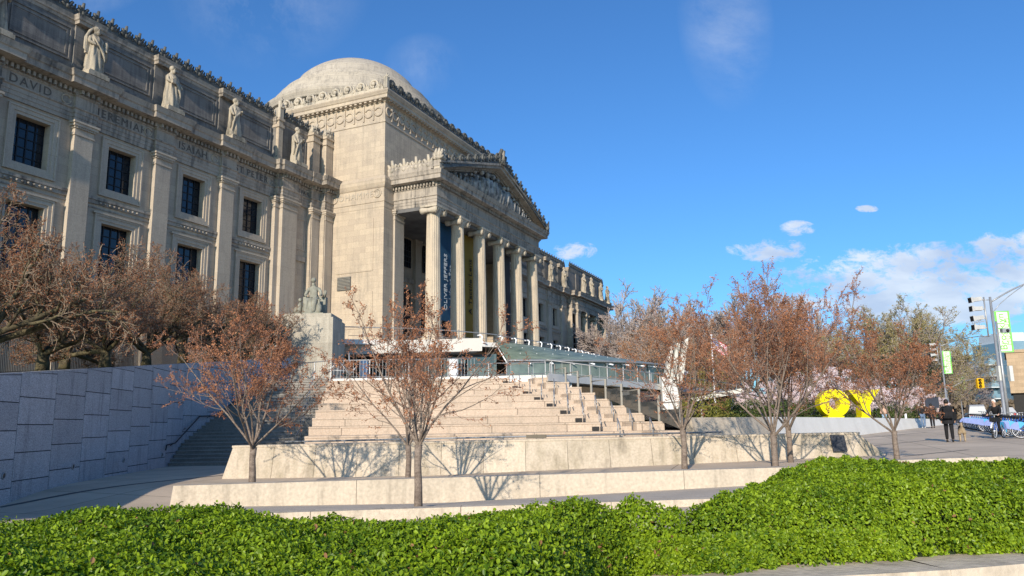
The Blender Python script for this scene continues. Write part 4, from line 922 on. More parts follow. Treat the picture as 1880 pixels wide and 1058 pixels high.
mb = MB(); N = 36; prof = [(.42, 0), (.4, .3), (.36, .6), (.27, .8)]; vs = []
for i, (rr, z) in enumerate(prof):
    for j in range(N): a = 2*PI*j/N; f = 1+.12*math.sin(a*8+z*3); vs.append((math.cos(a)*rr*f*k_, (math.sin(a)*rr*f*.9-.22)*k_, z*k_))
mb.add(vs, [(i*N+j, i*N+(j+1)%N, (i+1)*N+(j+1)%N, (i+1)*N+j) for i in range(3) for j in range(N)], True); mb.build('drapery', M_sfig, sf)
mb = MB(); mb.box(-.5*k_, .55*k_, .1*k_, .5*k_, 0, .95*k_); mb.box(-.62*k_, .62*k_, -.6*k_, .55*k_, -0.0, .1*k_)
for a in np.linspace(-1, 1, 7): mb.tube([(.48*k_, .1*k_, .95*k_), (.55*k_, .05*k_, (1.15+.06*a)*k_), (.6*k_, 0, 1.2*k_)], [.08*k_, .06*k_, .03*k_], n=5)
mb.build('chair', M_sfig, sf)
mb = MB(); mb.ball((0, -.03*k_, 1.72*k_), .125*k_, .13*k_, .12*k_, n=10, m_=7); mb.build('hair', M_sfig, sf)
mb = MB(); mb.tube([(-.55*k_, -.3*k_, .1*k_), (-.55*k_, -.28*k_, .45*k_), (-.52*k_, -.25*k_, .62*k_)], [.14*k_, .12*k_, .06*k_], n=8); mb.ball((-.52*k_, -.3*k_, .74*k_), .09*k_, n=8, m_=6); mb.ball((-.7*k_, -.2*k_, .25*k_), .16*k_, .14*k_, .2*k_, n=8, m_=6); mb.build('child', M_sfig, sf)
mb = MB(); mb.lathe([(.02, .1), (.1, .13), (.14, .3), (.13, .45), (.06, .56), (.05, .68), (.09, .74)], n=14); mb.v = [((x+.38)*k_ if True else 0, (y-.42)*k_, z*k_) for x, y, z in [(q[0], q[1], q[2]) for q in mb.v]]; mb.build('urn', M_sfig, sf)
# ---- museum terrace and entrance pavilion
TE = [(53.0, 41.0), (57, 36.6), (61, 32.2), (64, 29.9), (72, 28.4), (79, 28.05), (86, 28.1), (96, 28.3), (120, 29.2), (162, 31)]; TZ = 7.5
tr_ = MB(); 
poly = TE + [(162, 52), (53, 52)]
n_ = len(poly)
for (z0, z1) in ((7.0, 7.42),):
    for i in range(len(TE)-1):
        tr_.slab([TE[i], TE[i+1], (TE[i+1][0], 52), (TE[i][0], 52)], z0, z1)
struct(tr_.build('museum_terrace', M_conc))
en = thing('entrance_pavilion', 'glass entrance pavilion with a pale fascia and fanned green canopy below the columns', 'pavilion', (0, 0, 0))
fa = MB(); A = W(598, 627, 67); B = W(885, 631, 65.5)
fa.slab([(A.x, A.y), (B.x, B.y), (B.x+6, B.y+6), (A.x+8, A.y+2)], 6.2, 7.32); fa.build('fascia', mat('fascia_panel', (0.50, 0.48, 0.44), rough=0.6, scale=0.6, var=0.06), en)
M_lobby = mat('lobby_glass', (0.03, 0.035, 0.035), rough=0.08, spec=0.7, scale=0.5, col2=(0.08, 0.085, 0.08))
lb = MB(); lb.slab(pol([(-16.5, 70), (-1.5, 68.5), (0, 75), (-14, 78)]), 2.8, 6.19); lb.build('lobby_wall', M_lobby, en)
for u in (690, 752, 800, 848): 
    q = W(u, 670, 67.5); p_ = MB(); p_.box(q.x-0.06, q.x+0.06, q.y-0.06, q.y+0.06, 2.8, 6.2); p_.build('mullion', M_steel, en)
for u in (668, 833): q = W(u, 670, 66.5); p_ = MB(); p_.tube([(q.x, q.y, 2.8), (q.x, q.y, 5.6)], 0.42, n=16); p_.build('column', M_white, en)
# canopy
M_canopy = mat('green_canopy_glass', (0.09, 0.125, 0.085), rough=0.4, spec=0.25, scale=0.8, col2=(0.27, 0.32, 0.23), stretch=(1, 1, 3), contrast=0.5, detail=8)
CC = Vector((78.6, 37.5, 0)); 
def co(th, s):                         # s 0 = outer low edge, 1 = inner high edge
    o = CC+Vector((math.cos(th)*21.5, math.sin(th)*21.5, 5.35)); xi = 78.6+(o.x-78.6)*0.80; yi = 27.9+(xi-78.6)**2/114
    i_ = Vector((xi, yi, 7.5)); return o.lerp(i_, s)
ths = [rad(a) for a in np.linspace(209, 331, 47)]
cn = MB(); ns = 6
for k in range(ns):
    vs = []
    for th in ths:
        a = co(th, k/ns-0.012); b = co(th, (k+1)/ns+0.012); a.z += 0.05*k*0; b.z += 0.05
        vs += [a, b, a-Vector((0,0,.03)), b-Vector((0,0,.03))]
    for i in range(len(ths)-1): q = 4*i; cn.add([vs[q], vs[q+1], vs[q+5], vs[q+4], vs[q+2], vs[q+3], vs[q+7], vs[q+6]], [(0,3,2,1), (4,5,6,7), (0,1,5,4), (2,3,7,6)])
cn.build('canopy_glass', M_canopy, en)
for th in ths[::2]:
    r_ = MB(); a, b = co(th, -0.02), co(th, 1.0); r_.tube([a-Vector((0,0,.25)), b-Vector((0,0,.3))], 0.07, n=5)
    for k in (2, 4): q = co(th, k/ns); r_.ball(q+Vector((0,0,.06)), 0.045, n=5, m_=3)
    r_.build('canopy_rib', M_white, en)
eb = MB(); eb.tube([co(th, 0)-Vector((0,0,0.0)) for th in ths], 0.09, n=6); eb.build('edge_beam', M_steel, en)
gl = MB()
M_gwall = mat('pavilion_glass', (0.05, 0.065, 0.06), rough=0.07, spec=0.8, scale=0.35, col2=(0.18, 0.22, 0.19), contrast=0.4)
for i in range(len(ths)-1):
    a = co(ths[i], 0.06); b = co(ths[i+1], 0.06); gl.add([(a.x, a.y, 2.7), (b.x, b.y, 2.7), (b.x, b.y, 5.4), (a.x, a.y, 5.4)], [(0,1,2,3)])
gl.build('glass_wall', M_gwall, en)
for th in ths[::2]: a = co(th, 0.05); p_ = MB(); p_.box(a.x-.05, a.x+.05, a.y-.05, a.y+.05, 2.7, 5.4); p_.build('mullion', M_steel, en)
# terrace railing with white outriggers
tr = thing('terrace_railing', 'steel rail on slanted white outriggers along the terrace edge below the columns', 'railing', (64, 30, 7.3))
o0 = tr.location
pp = [Vector((x, y-0.0, 0)) for x, y in TE]; cum = [0]
for i in range(len(pp)-1): cum.append(cum[-1]+(pp[i+1]-pp[i]).length)
def onTE(s):
    for i in range(len(pp)-1):
        if s <= cum[i+1]: return pp[i].lerp(pp[i+1], (s-cum[i])/(cum[i+1]-cum[i]))
    return pp[-1]
rl_ = MB(); rl_.tube([onTE(s)+Vector((0, 0.15, 8.5-0.4*min(1, max(0, (s-8)/10))))-o0 for s in np.linspace(-0, cum[-1]-40, 60)], 0.045, n=5); rl_.tube([onTE(s)+Vector((0, 0.2, 7.75))-o0 for s in np.linspace(2, cum[-1]-40, 60)], 0.02, n=4); rl_.build('rail', M_steel, tr)
proto = None; s = 14.0
for s0_ in (0.3, 3.2, 6.1, 9.0, 11.8): q = onTE(s0_)-o0; mb = MB(); mb.tube([(q.x, q.y+.15, 7.3-7.3), (q.x, q.y+.15, 1.2)], .035, n=5); mb.build('post', M_steel, tr)
while s < cum[-1]-40:
    q = onTE(s)-o0
    if proto is None:
        mb = MB(); mb.tube([(0, -0.4, 7.35), (0, -0.1, 7.38), (0, 0.03, 7.55), (0, -0.05, 7.95), (0, 0.1, 8.08), (0, 0.45, 8.06)], 0.07, n=6); proto = mb.build('outrigger', M_white, tr); c = proto
    else: c = proto.copy(); COL.objects.link(c)
    c.location = (q.x, q.y, -o0.z+0); s += 2.3
# ---- platform to the right of the steps, dark bay beneath
pf = MB(); P0 = [(2.3, 44.0), (14.4, 64), (27, 86)]
pf.slab(pol([(2.0, 43.6), (14.4, 64), (10, 75), (-4, 62), (-13, 60), (-11.6, 50), (2.0, 46.4)]), 2.36, 2.80); pf.slab(pol([(14.4, 64), (27, 86), (16, 92), (10, 75)]), 2.36, 2.80)
struct(pf.build('platform', M_conc))
un = MB(); un.slab(pol([(3.6, 48.0), (16.6, 69.5), (12, 76), (-2, 60)]), -1.7, 2.34); un.slab(pol([(-13, 50.2), (3.0, 50.2), (3.0, 62), (-13, 64)]), 0, 2.34); un.build('undercroft_wall', M_lobby, en)
gd = MB(); 
ur = thing('platform_railing', 'steel picket railing along the landing above the steps', 'railing', L(-5, 48, 2.85)); o0 = ur.location
def raildraw(root, pts, h=1.15, pick=0.2, name='rail', picket=True, o0=o0, mat_=M_steel):
    top = MB(); top.tube([p+Vector((0,0,h))-o0 for p in pts], 0.035, n=5); top.tube([p+Vector((0,0,0.12))-o0 for p in pts], 0.02, n=4); top.build(name, mat_, root)
    pk = MB()
    for i in range(len(pts)-1):
        a, b = pts[i], pts[i+1]; Lh = (b-a).length; n = int(Lh/pick)
        for k in range(n):
            q = a.lerp(b, (k+.5)/n)-o0; big = k % 12 == 0
            if big or picket: pk.cbox(q+Vector((0,0,h/2)), .05 if big else .016, .05 if big else .016, h, ax=RH)
    pk.build('pickets', mat_, root)
raildraw(ur, [L(-14.6, 49.4, 2.83), L(-11.4, 47.2, 2.86), L(-2.3, 47.0, 2.86)])
raildraw(ur, [L(-2.2, 47.0, 2.86), L(1.9, 46.6, 2.86), L(1.9, 44.1, 2.80), L(14.2, 64.2, 2.80), L(26, 84, 2.8)], h=0.8, pick=1.3)
# triangular gate bracing by the pedestal
tg = thing('ramp_gate', 'pale triangular braced gate beside the pedestal foot', 'gate', L(-13.4, 52, 2.85)); o1 = tg.location
mb = MB(); 
for (a, b) in (((600, 688), (621, 661)), ((621, 661), (642, 688)), ((606, 680), (636, 681)), ((621, 661), (621, 688)), ((641, 648), (641, 690)), ((642, 688), (656, 672))): mb.tube([W(*a, 52)-o1, W(*b, 52)-o1], 0.055, n=5)
mb.build('frame', M_steel, tg)
# guard posts stepping down the right side of the steps
gdp = thing('stepped_guardrail', 'dark glass guard with square posts stepping down the right side of the steps', 'guardrail', L(TP(31), 31, -0.5)); o2 = gdp.location
M_post = mat('guard_post', (0.27, 0.25, 0.21), rough=0.5, scale=3)
for k in range(1, 10):
    d0 = 31+1.75*(k-1)+0.2; z = 0.377*(k-2); q = L(TP(d0)-0.1, d0, 0)-Vector((o2.x, o2.y, 0))
    mb = MB(); mb.box(q.x-.05, q.x+.05, q.y-.05, q.y+.05, z-o2.z-.02, z+1.2-0.045*k-o2.z); mb.build('post', M_post, gdp)
    if k < 9:
        d1 = d0+1.75; q1 = L(TP(d1)-0.1, d1, 0)-Vector((o2.x, o2.y, 0)); mb = MB()
        mb.add([(q.x, q.y, z+0.03-o2.z), (q1.x, q1.y, z+.40-o2.z), (q1.x, q1.y, z+0.85-o2.z), (q.x, q.y, z+0.85-o2.z)], [(0,1,2,3)])
        if k < 5: mb.build('glass_panel', M_lobby, gdp)
        mb = MB(); mb.tube([(q.x, q.y, z+1.18-0.045*k-o2.z), (q1.x, q1.y, z+1.18-0.045*k-o2.z)], 0.028, n=5); mb.build('rail', M_post, gdp)
# ---- pale planter wall that curves away to the right
pw = thing('planter_wall', 'smooth pale curved concrete planter wall under the yellow letters', 'wall', (0, 0, 0))
PWp = [((7.4, 32.4), .13), ((9.9, 34.6), .12), ((12.2, 37.6), .12), ((14.8, 40.8), .1), ((18, 44.4), .06), ((21.6, 48.3), .02), ((26, 53.2), -.05), ((31, 58.6), -.13), ((37.6, 66), -.3)]
mb = MB(); mj = MB()
for i in range(len(PWp)-1):
    (a, za), (b, zb) = PWp[i], PWp[i+1]; seg_wall(mb if i > 1 else mj, a, b, za, zb, -1.8, -1.8, th=0.5, batter=0.5)
mb.build('curved_section', M_conc, pw); mj.build('stone_section', M_trav, pw)
pl = MB(); n_ = len(PWp)
for i in range(n_-1):
    (a, za), (b, zb) = PWp[i], PWp[i+1]; A = L(a[0]-0.1, a[1]+0.3); B = L(b[0]-0.1, b[1]+0.3); C_ = L(b[0]-0.2, b[1]+30); D_ = L(a[0]-0.2, a[1]+30)
    pl.add([(A.x, A.y, za-.1), (B.x, B.y, zb-.1), (C_.x, C_.y, zb+.1), (D_.x, D_.y, za+.1)], [(0,1,2,3)])
struct(pl.build('planter_bed', mat('planter_soil', (0.07, 0.06, 0.04), rough=0.95, col2=(0.09, 0.1, 0.04), scale=1)))
# kerb of the hedge planter at the lower right
kc = MB(); 
KP = [(-0.6, 5.3), (0.63, 5.5), (1.85, 5.69), (3.22, 5.93), (4.17, 6.2), (6.8, 6.9)]
for i in range(len(KP)-1): 
    a, b = KP[i], KP[i+1]
    seg_wall(kc, a, (b[0]-0.004, b[1]), -1.12, -1.12, -1.75, -1.75, th=0.6, batter=0.02)
tag(kc.build('planter_kerb', M_trav), 'pale stone planter kerb along the bottom right edge, below the hedge', 'kerb')
# ================================================================== HEDGES
def leafmat(name, c1, c2, rough=0.35, tr=0.35, spec=0.5):
    m, nt, b = newmat(name); N = nt.nodes; Lk = nt.links
    geo = N.new('ShaderNodeNewGeometry'); cr = N.new('ShaderNodeValToRGB'); cr.color_ramp.elements[0].color = (*c1, 1); cr.color_ramp.elements[1].color = (*c2, 1)
    n = N.new('ShaderNodeTexNoise'); n.inputs['Scale'].default_value = 1.3; n.inputs['Detail'].default_value = 3; Lk.new(geo.outputs['Position'], n.inputs['Vector'])
    ad = N.new('ShaderNodeMath'); ad.operation = 'MULTIPLY_ADD'; Lk.new(geo.outputs['Random Per Island'], ad.inputs[0]); ad.inputs[1].default_value = 0.75
    ml = N.new('ShaderNodeMath'); ml.operation = 'MULTIPLY_ADD'; Lk.new(n.outputs['Fac'], ml.inputs[0]); ml.inputs[1].default_value = 0.9; ml.inputs[2].default_value = -0.32
    Lk.new(ml.outputs[0], ad.inputs[2]); Lk.new(ad.outputs[0], cr.inputs[0]); Lk.new(cr.outputs[0], b.inputs['Base Color'])
    b.inputs['Roughness'].default_value = rough; b.inputs['Specular IOR Level'].default_value = spec
    if tr:
        t = N.new('ShaderNodeBsdfTranslucent'); Lk.new(cr.outputs[0], t.inputs[0]); mx = N.new('ShaderNodeMixShader'); mx.inputs[0].default_value = tr
        out = next(x for x in N if x.type == 'OUTPUT_MATERIAL'); Lk.new(b.outputs[0], mx.inputs[1]); Lk.new(t.outputs[0], mx.inputs[2]); Lk.new(mx.outputs[0], out.inputs[0])
    return m
M_hleaf = leafmat('hedge_leaf', (0.035, 0.10, 0.006), (0.33, 0.46, 0.02), rough=0.42, tr=0.3, spec=0.3)
M_dead = leafmat('dead_leaf', (0.14, 0.06, 0.03), (0.34, 0.19, 0.09), rough=0.8, tr=0.1, spec=0.1)
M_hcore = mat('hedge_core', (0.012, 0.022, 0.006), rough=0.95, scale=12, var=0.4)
def leaves(rng, P, Nrm, size, spread=0.75, aspect=0.55, fold=0.28):
    """P (n,3) positions, Nrm (n,3) outward; returns verts, quads: each leaf two quads folded on its midrib"""
    n = len(P); d = Nrm + rng.normal(0, spread, (n, 3)); d /= np.linalg.norm(d, axis=1)[:, None]          # leaf normal
    g = rng.normal(0, 1, (n, 3)) + Nrm*0.7 + np.array([0, 0, 0.5]); a = g - d*(g*d).sum(1)[:, None]; a /= np.linalg.norm(a, axis=1)[:, None]      # axis
    b = np.cross(d, a); s = size*rng.uniform(0.55, 1.35, n)[:, None]; w = s*aspect*0.5
    base = P; tip = P+a*s; mid = P+a*s*0.55 
    L1 = P+a*s*0.28+b*w*0.85+d*w*fold; L2 = P+a*s*0.72+b*w*0.9+d*w*fold; R1 = P+a*s*0.28-b*w*0.85+d*w*fold; R2 = P+a*s*0.72-b*w*0.9+d*w*fold
    V = np.stack([base, L1, L2, tip, R2, R1], 1).reshape(-1, 3); o = np.arange(n)[:, None]*6
    Q = np.concatenate([o+np.array([0, 1, 2, 3]), o+np.array([0, 3, 4, 5])], 1).reshape(-1, 4)
    return V, Q
def inpoly(P, poly):
    x, y = P[:, 0], P[:, 1]; c = np.zeros(len(P), bool); n = len(poly)
    for i in range(n):
        x0, y0 = poly[i]; x1, y1 = poly[(i+1) % n]
        k = ((y0 > y) != (y1 > y)) & (x < (x1-x0)*(y-y0)/(y1-y0+1e-12)+x0); c ^= k
    return c
def edist(P, poly):
    D = np.full(len(P), 1e9); n = len(poly)
    for i in range(n):
        a = np.array(poly[i]); b = np.array(poly[(i+1) % n]); ab = b-a; t = np.clip(((P-a)@ab)/(ab@ab), 0, 1); D = np.minimum(D, np.linalg.norm(P-(a+t[:, None]*ab), axis=1))
    return D
FHn, RHn = np.array(FH), np.array(RH)
def hedge(seed, poly, ztop, zbot, n, size, label, holes=()):
    rng = np.random.default_rng(seed); poly = [tuple(p) for p in poly]
    def hgt(P):
        D = edist(P, poly); k = np.clip(1-D/0.42, 0, 1); r, d = P[:, 0], P[:, 1]
        b = 0.012*np.sin(r*23+d*9)*np.sin(d*26-r*7)+0.012*np.sin(r*39-d*17)+0.045*np.sin(r*2.1+0.6*np.sin(d*1.7))+0.035*np.sin(d*3.3+r*1.4)+0.022*np.sin(r*7.1+d*5.3)+0.016*np.sin(r*11.3-d*9.7)
        z = ztop(r, d)+b-(1-np.sqrt(np.clip(1-k*k, 0, 1)))*0.42
        for (hr_, hd, s, dep) in holes: z = z-dep*np.exp(-(((r-hr_)**2+(d-hd)**2)/(s*s)))
        return z
    mn = np.min(poly, 0); mx = np.max(poly, 0)
    P = rng.uniform(mn, mx, (int(n*2.6), 2)); P = P[inpoly(P, poly)][:n]
    # density roughly by what is seen: thin out far leaves, enlarge them
    e = 0.03; z = hgt(P); gx = (hgt(P+[e, 0])-z)/e; gy = (hgt(P+[0, e])-z)/e
    nl = np.stack([-gx, -gy, np.ones(len(P))], 1); nl /= np.linalg.norm(nl, axis=1)[:, None]
    z = z - np.abs(rng.normal(0, 0.05, len(P)))*1.0 + (rng.random(len(P)) < 0.04)*rng.uniform(0, 0.03, len(P))
    # side skirt
    ns = n//2; per = []; segs = []
    for i in range(len(poly)): a = np.array(poly[i]); b = np.array(poly[(i+1) % len(poly)]); segs.append((a, b)); per.append(np.linalg.norm(b-a))
    per = np.array(per); pick = rng.choice(len(segs), ns, p=per/per.sum()); t = rng.random(ns)[:, None]
    A = np.array([s[0] for s in segs])[pick]; B = np.array([s[1] for s in segs])[pick]; S = A+(B-A)*t; td = (B-A)/np.linalg.norm(B-A, axis=1)[:, None]; on = np.stack([td[:, 1], -td[:, 0]], 1)
    area = sum(poly[i][0]*poly[(i+1) % len(poly)][1]-poly[(i+1) % len(poly)][0]*poly[i][1] for i in range(len(poly))); on *= 1 if area > 0 else -1
    hz = ztop(S[:, 0], S[:, 1])-0.28; zz = zbot+(hz-zbot)*rng.random(ns)**0.8
    bul = 0.06*np.sin(S[:, 0]*5+zz*6)+0.06*np.sin(S[:, 1]*6-zz*4)+0.03*np.sin(S[:, 0]*17+zz*23)+0.025*np.sin(S[:, 0]*31-zz*15); S = S+on*(bul[:, None]-0.03-np.abs(rng.normal(0, 0.03, ns))[:, None])
    Pl = np.concatenate([np.c_[P, z], np.c_[S, zz]]); Nl = np.concatenate([nl, np.c_[on, np.full(ns, 0.35)]])
    Wd = Pl[:, :1]*RHn+Pl[:, 1:2]*FHn+np.array([0, 0, 1])*Pl[:, 2:3]; Nw = Nl[:, :1]*RHn+Nl[:, 1:2]*FHn+np.array([0, 0, 1])*Nl[:, 2:3]; Nw /= np.linalg.norm(Nw, axis=1)[:, None]
    dead = np.zeros(len(Wd), bool)
    for (hr_, hd, s_, dep) in holes: dd = (Pl[:, 0]-hr_)**2+(Pl[:, 1]-hd)**2; dead |= (dd < s_*s_*0.9) & (rng.random(len(Pl)) < 0.13)
    dead |= rng.random(len(Pl)) < 0.003
    VD, QD = leaves(rng, Wd[dead], Nw[dead], size*1.1, spread=0.8, aspect=0.6); Wd = Wd[~dead]; Nw = Nw[~dead]
    V, Q = leaves(rng, Wd, Nw, size, spread=0.55, aspect=0.62)
    root = thing('hedge', label, 'hedge', (0, 0, 0)); npobj('foliage', V, Q, M_hleaf, root); npobj('dead_leaves', VD, QD, M_dead, root)
    # dark core sheet added under the leaves to block light
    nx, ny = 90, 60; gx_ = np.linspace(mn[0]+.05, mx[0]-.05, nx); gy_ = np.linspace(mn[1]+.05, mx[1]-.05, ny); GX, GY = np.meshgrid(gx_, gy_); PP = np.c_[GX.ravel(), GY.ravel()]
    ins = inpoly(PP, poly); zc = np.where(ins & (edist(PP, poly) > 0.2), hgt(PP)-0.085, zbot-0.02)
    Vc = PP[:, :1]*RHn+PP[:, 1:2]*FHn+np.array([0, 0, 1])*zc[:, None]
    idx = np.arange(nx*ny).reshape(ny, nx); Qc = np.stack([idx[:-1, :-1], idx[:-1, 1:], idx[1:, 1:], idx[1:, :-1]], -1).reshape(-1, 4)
    keep = ins[Qc].all(1); npobj('light_block_core', Vc, Qc[keep], M_hcore, root)
    return root
HL = [(-6.0, 3.0), (0.20, 3.0), (0.32, 4.0), (0.50, 5.0), (0.84, 5.75), (0.95, 6.0), (0.6, 6.05), (-2.5, 5.85), (-6.0, 5.9)]
HRt = [(0.50, 5.62), (0.62, 5.9), (0.8, 6.15), (1.25, 6.1), (1.8, 7.1), (2.5, 8.4), (3.2, 9.7), (4.2, 11.0), (5.9, 11.0), (6.5, 9.6), (6.7, 8.0), (6.8, 7.3), (4.35, 6.64), (3.3, 6.34), (2.0, 6.08), (1.2, 5.88)]
hedge(3, HL, lambda r, d: -0.60+0.02*np.sin(r*1.1+0.5)-0.05*np.clip(r, 0, 2), -1.15, 250000, 0.025, 'long clipped bright green hedge filling the lower left of the photo', holes=((-2.6, 4.9, 0.14, 0.10), (-1.2, 5.1, 0.09, 0.05), (0.66, 5.3, 0.13, 0.14), (-3.3, 4.6, 0.08, 0.05)))
hedge(4, HRt, lambda r, d: -0.585-0.028*(d-8)*0+0.02*np.sin(r*1.3)+0*r, -1.12, 260000, 0.028, 'broad bright green hedge mound swelling at the lower right over the stone kerb', holes=((1.05, 5.6, 0.2, 0.12), (3.0, 9.0, 0.16, 0.06), (5.6, 8.6, 0.14, 0.08), (5.0, 10.0, 0.16, 0.05)))
# ================================================================== TREES
M_bark = mat('cherry_bark', (0.12, 0.09, 0.07), rough=0.8, scale=4, col2=(0.25, 0.20, 0.16), stretch=(1, 1, 3), speck=(30, 0.2))
M_twig = mat('twig_bark', (0.15, 0.085, 0.06), rough=0.8, scale=3, col2=(0.27, 0.155, 0.11))
M_bud = leafmat('bud_leaf', (0.20, 0.075, 0.04), (0.58, 0.27, 0.13), rough=0.5, tr=0.3, spec=0.3)
M_gbark = mat('gnarled_bark', (0.03, 0.024, 0.018), rough=0.9, scale=4, col2=(0.15, 0.125, 0.065), contrast=0.5, speck=(25, 0.25))
M_gtwig = mat('gnarled_twig', (0.12, 0.09, 0.062), rough=0.85, scale=1.2, col2=(0.28, 0.215, 0.155))
M_gbud = leafmat('crabapple_bud', (0.14, 0.055, 0.028), (0.42, 0.19, 0.095), rough=0.6, tr=0.2, spec=0.2)
class TB:                                  # tree geometry collector
    def __init__(s, seed): s.r = random.Random(seed); s.big = MB(); s.tw = MB(); s.tips = []
    def branch(s, p, d, L_, r0, lev, P):
        R = s.r; n = 6 if lev < 2 else (5 if lev == 2 else 4); pts = [p.copy()]; rr = [r0]; d = d.normalized(); q = p.copy()
        wob = P['wob'][min(lev, 3)]; up = P['up'][min(lev, 3)]
        for i in range(n):
            d = (d + Vector((R.gauss(0, wob), R.gauss(0, wob), R.gauss(0, wob))) + Vector((0, 0, up))).normalized()
            q = q + d*(L_/n); pts.append(q.copy()); rr.append(max(P['rmin'], r0*(1-0.75*(i+1)/n)))
        mb = s.big if lev <= 1 else s.tw; mb.tube(pts, rr, n=(7 if lev <= 0 else 5 if lev == 1 else 3), cap=False, smooth=lev < 2)
        if lev >= P['lev']: 
            for i in range(1, n+1): s.tips.append((pts[i], d.copy(), i == n))
            return
        k = P['kids'][lev]
        for j in range(k):
            t = P['t0'][min(lev, 3)] + (1-P['t0'][min(lev, 3)])*(j+R.random())/k; x = t*n; i = min(int(x), n-1); c = pts[i].lerp(pts[i+1], x-i)
            ax = (pts[i+1]-pts[i]).normalized(); perp = ax.orthogonal().normalized(); perp.rotate(Quaternion(ax, R.uniform(0, 2*PI)))
            an = rad(R.uniform(*P['ang'])); nd = ax*math.cos(an)+perp*math.sin(an)
            rc = max(P['rmin'], rr[i]*R.uniform(0.45, 0.65))
            s.branch(c, nd, L_*R.uniform(*P['len'])*(1-0.45*t if lev < 2 else 1), rc, lev+1, P)
        s.tips.append((pts[-1], d.copy(), True))
def tree(name, seed, h, trunk_h, trunk_r, nl, spread, P, bark, twig, bud, label, group, cat='tree', clusters=1.0, leaf=0.04, per=4, lean=0.0, wide=1.0):
    T = TB(seed); R = T.r
    base = Vector((0, 0, -0.25)); pts = [base, Vector((lean*0.3, 0, trunk_h*0.35)), Vector((lean*0.6, 0.02, trunk_h*0.7)), Vector((lean, 0, trunk_h))]
    T.big.tube(pts, [trunk_r*1.25, trunk_r*1.05, trunk_r*0.95, trunk_r*1.05], n=10)
    for k in range(nl):
        az_ = 2*PI*(k+R.uniform(-0.3, 0.3))/nl*1.0 + (0.5 if k % 2 else 0); inc = rad(spread[0]+(spread[1]-spread[0])*((k*0.618) % 1.0))
        d = Vector((math.cos(az_)*math.sin(inc), math.sin(az_)*math.sin(inc), math.cos(inc)))
        T.branch(Vector((lean, 0, trunk_h-R.uniform(0, trunk_h*0.12))), d, (h-trunk_h)*R.uniform(0.72, 1.0)*(0.85+0.25*math.sin(inc)*wide), trunk_r*R.uniform(*P.get('limb', (0.3, 0.46))), 0, P)
    root = thing(name, label, cat, (0, 0, 0), 0, group)
    T.big.build('trunk', bark, root); T.tw.build('branches', twig, root)
    rng = np.random.default_rng(seed); Pp = []; Nn = []
    for (p, d, end) in T.tips:
        if rng.random() > clusters and not end: continue
        for j in range(per if not end else per+2): Pp.append(p+Vector(rng.normal(0, leaf*0.5, 3))); Nn.append(Vector(rng.normal(0, 1, 3))+d*0.3)
    Pp = np.array(Pp); Nn = np.array(Nn); Nn /= np.linalg.norm(Nn, axis=1)[:, None]
    V, Q = leaves(rng, Pp, Nn, leaf, spread=0.5, aspect=0.5); npobj('crown', V, Q, bud, root)
    return root
def retint(root, bud=None, twig=None):
    for c in root.children:
        if bud and c.name.startswith('crown'): c.data = c.data.copy(); c.data.materials[0] = bud
        if twig and c.name.startswith('branches'): c.data = c.data.copy(); c.data.materials[0] = twig
PC = dict(wob=[.06, .10, .13, .16], up=[.05, .05, .04, .03], rmin=0.0042, lev=3, kids=[6, 4, 3], t0=[.18, .2, .25, .3], ang=(22, 50), len=(0.42, 0.62))
GRP = 'young cherry trees with copper buds'
def put(o, u, v, d, z=None, rz=0.0, s=1.0, label=None):
    p = W(u, v, d); p.z = gz(p) if z is None else z
    o.location = p; o.rotation_euler = (0, 0, rz); o.scale = (s, s, s)
    if label: o['label'] = label
    return o
tB = tree('cherry_tree', 21, 4.15, 1.22, 0.074, 8, (8, 58), PC, M_bark, M_twig, M_bud, 'x', GRP, clusters=0.42, leaf=0.042, per=3)
put(tB, 768, 923, 15.1, z=-1.60, rz=1.1, label='nearest young cherry tree, standing in front of the low seat wall at the centre left')
PA = dict(PC); PA['kids'] = [7, 5, 4]; PA['rmin'] = 0.005
tA = tree('cherry_tree', 5, 4.6, 1.05, 0.088, 8, (8, 62), PA, M_bark, M_twig, M_bud, 'x', GRP, clusters=0.75, leaf=0.048, per=3)
put(tA, 463, 882, 22.0, z=-1.62, rz=0.4, s=1.02, label='copper-budded cherry tree at the left end of the terrace wall, before the dark stairs')
tC = dup(tB, label='slender cherry tree directly behind the nearest one, between the low wall and the terrace wall'); put(tC, 749, 872, 22.6, z=-1.95, rz=3.6, s=1.12)
tF = tree('cherry_tree', 12, 5.9, 1.35, 0.09, 9, (4, 60), dict(PA, up=[.08, .07, .05, .05]), M_bark, M_twig, M_bud, 'x', GRP, clusters=0.75, leaf=0.046, per=3, wide=1.0)
put(tF, 1424, 857, 22.5, z=-1.72, rz=4.9, s=1.0, label='tallest cherry tree, its shoots rising above the skyline to the left of the yellow letters')
tD = dup(tB, label='single cherry tree in front of the terrace wall, left of the pale fins'); put(tD, 1257, 857, 24.0, z=-1.75, rz=2.9, s=1.2)
tG = dup(tF, label='cherry tree close behind the tallest one, its trunk just to the right'); put(tG, 1452, 850, 25.0, z=-1.55, rz=4.4, s=0.95)
tS = dup(tA, label='small cherry tree alone on the open plaza at the right'); put(tS, 1647, 843, 23.0, z=-1.30, rz=5.3, s=0.86)
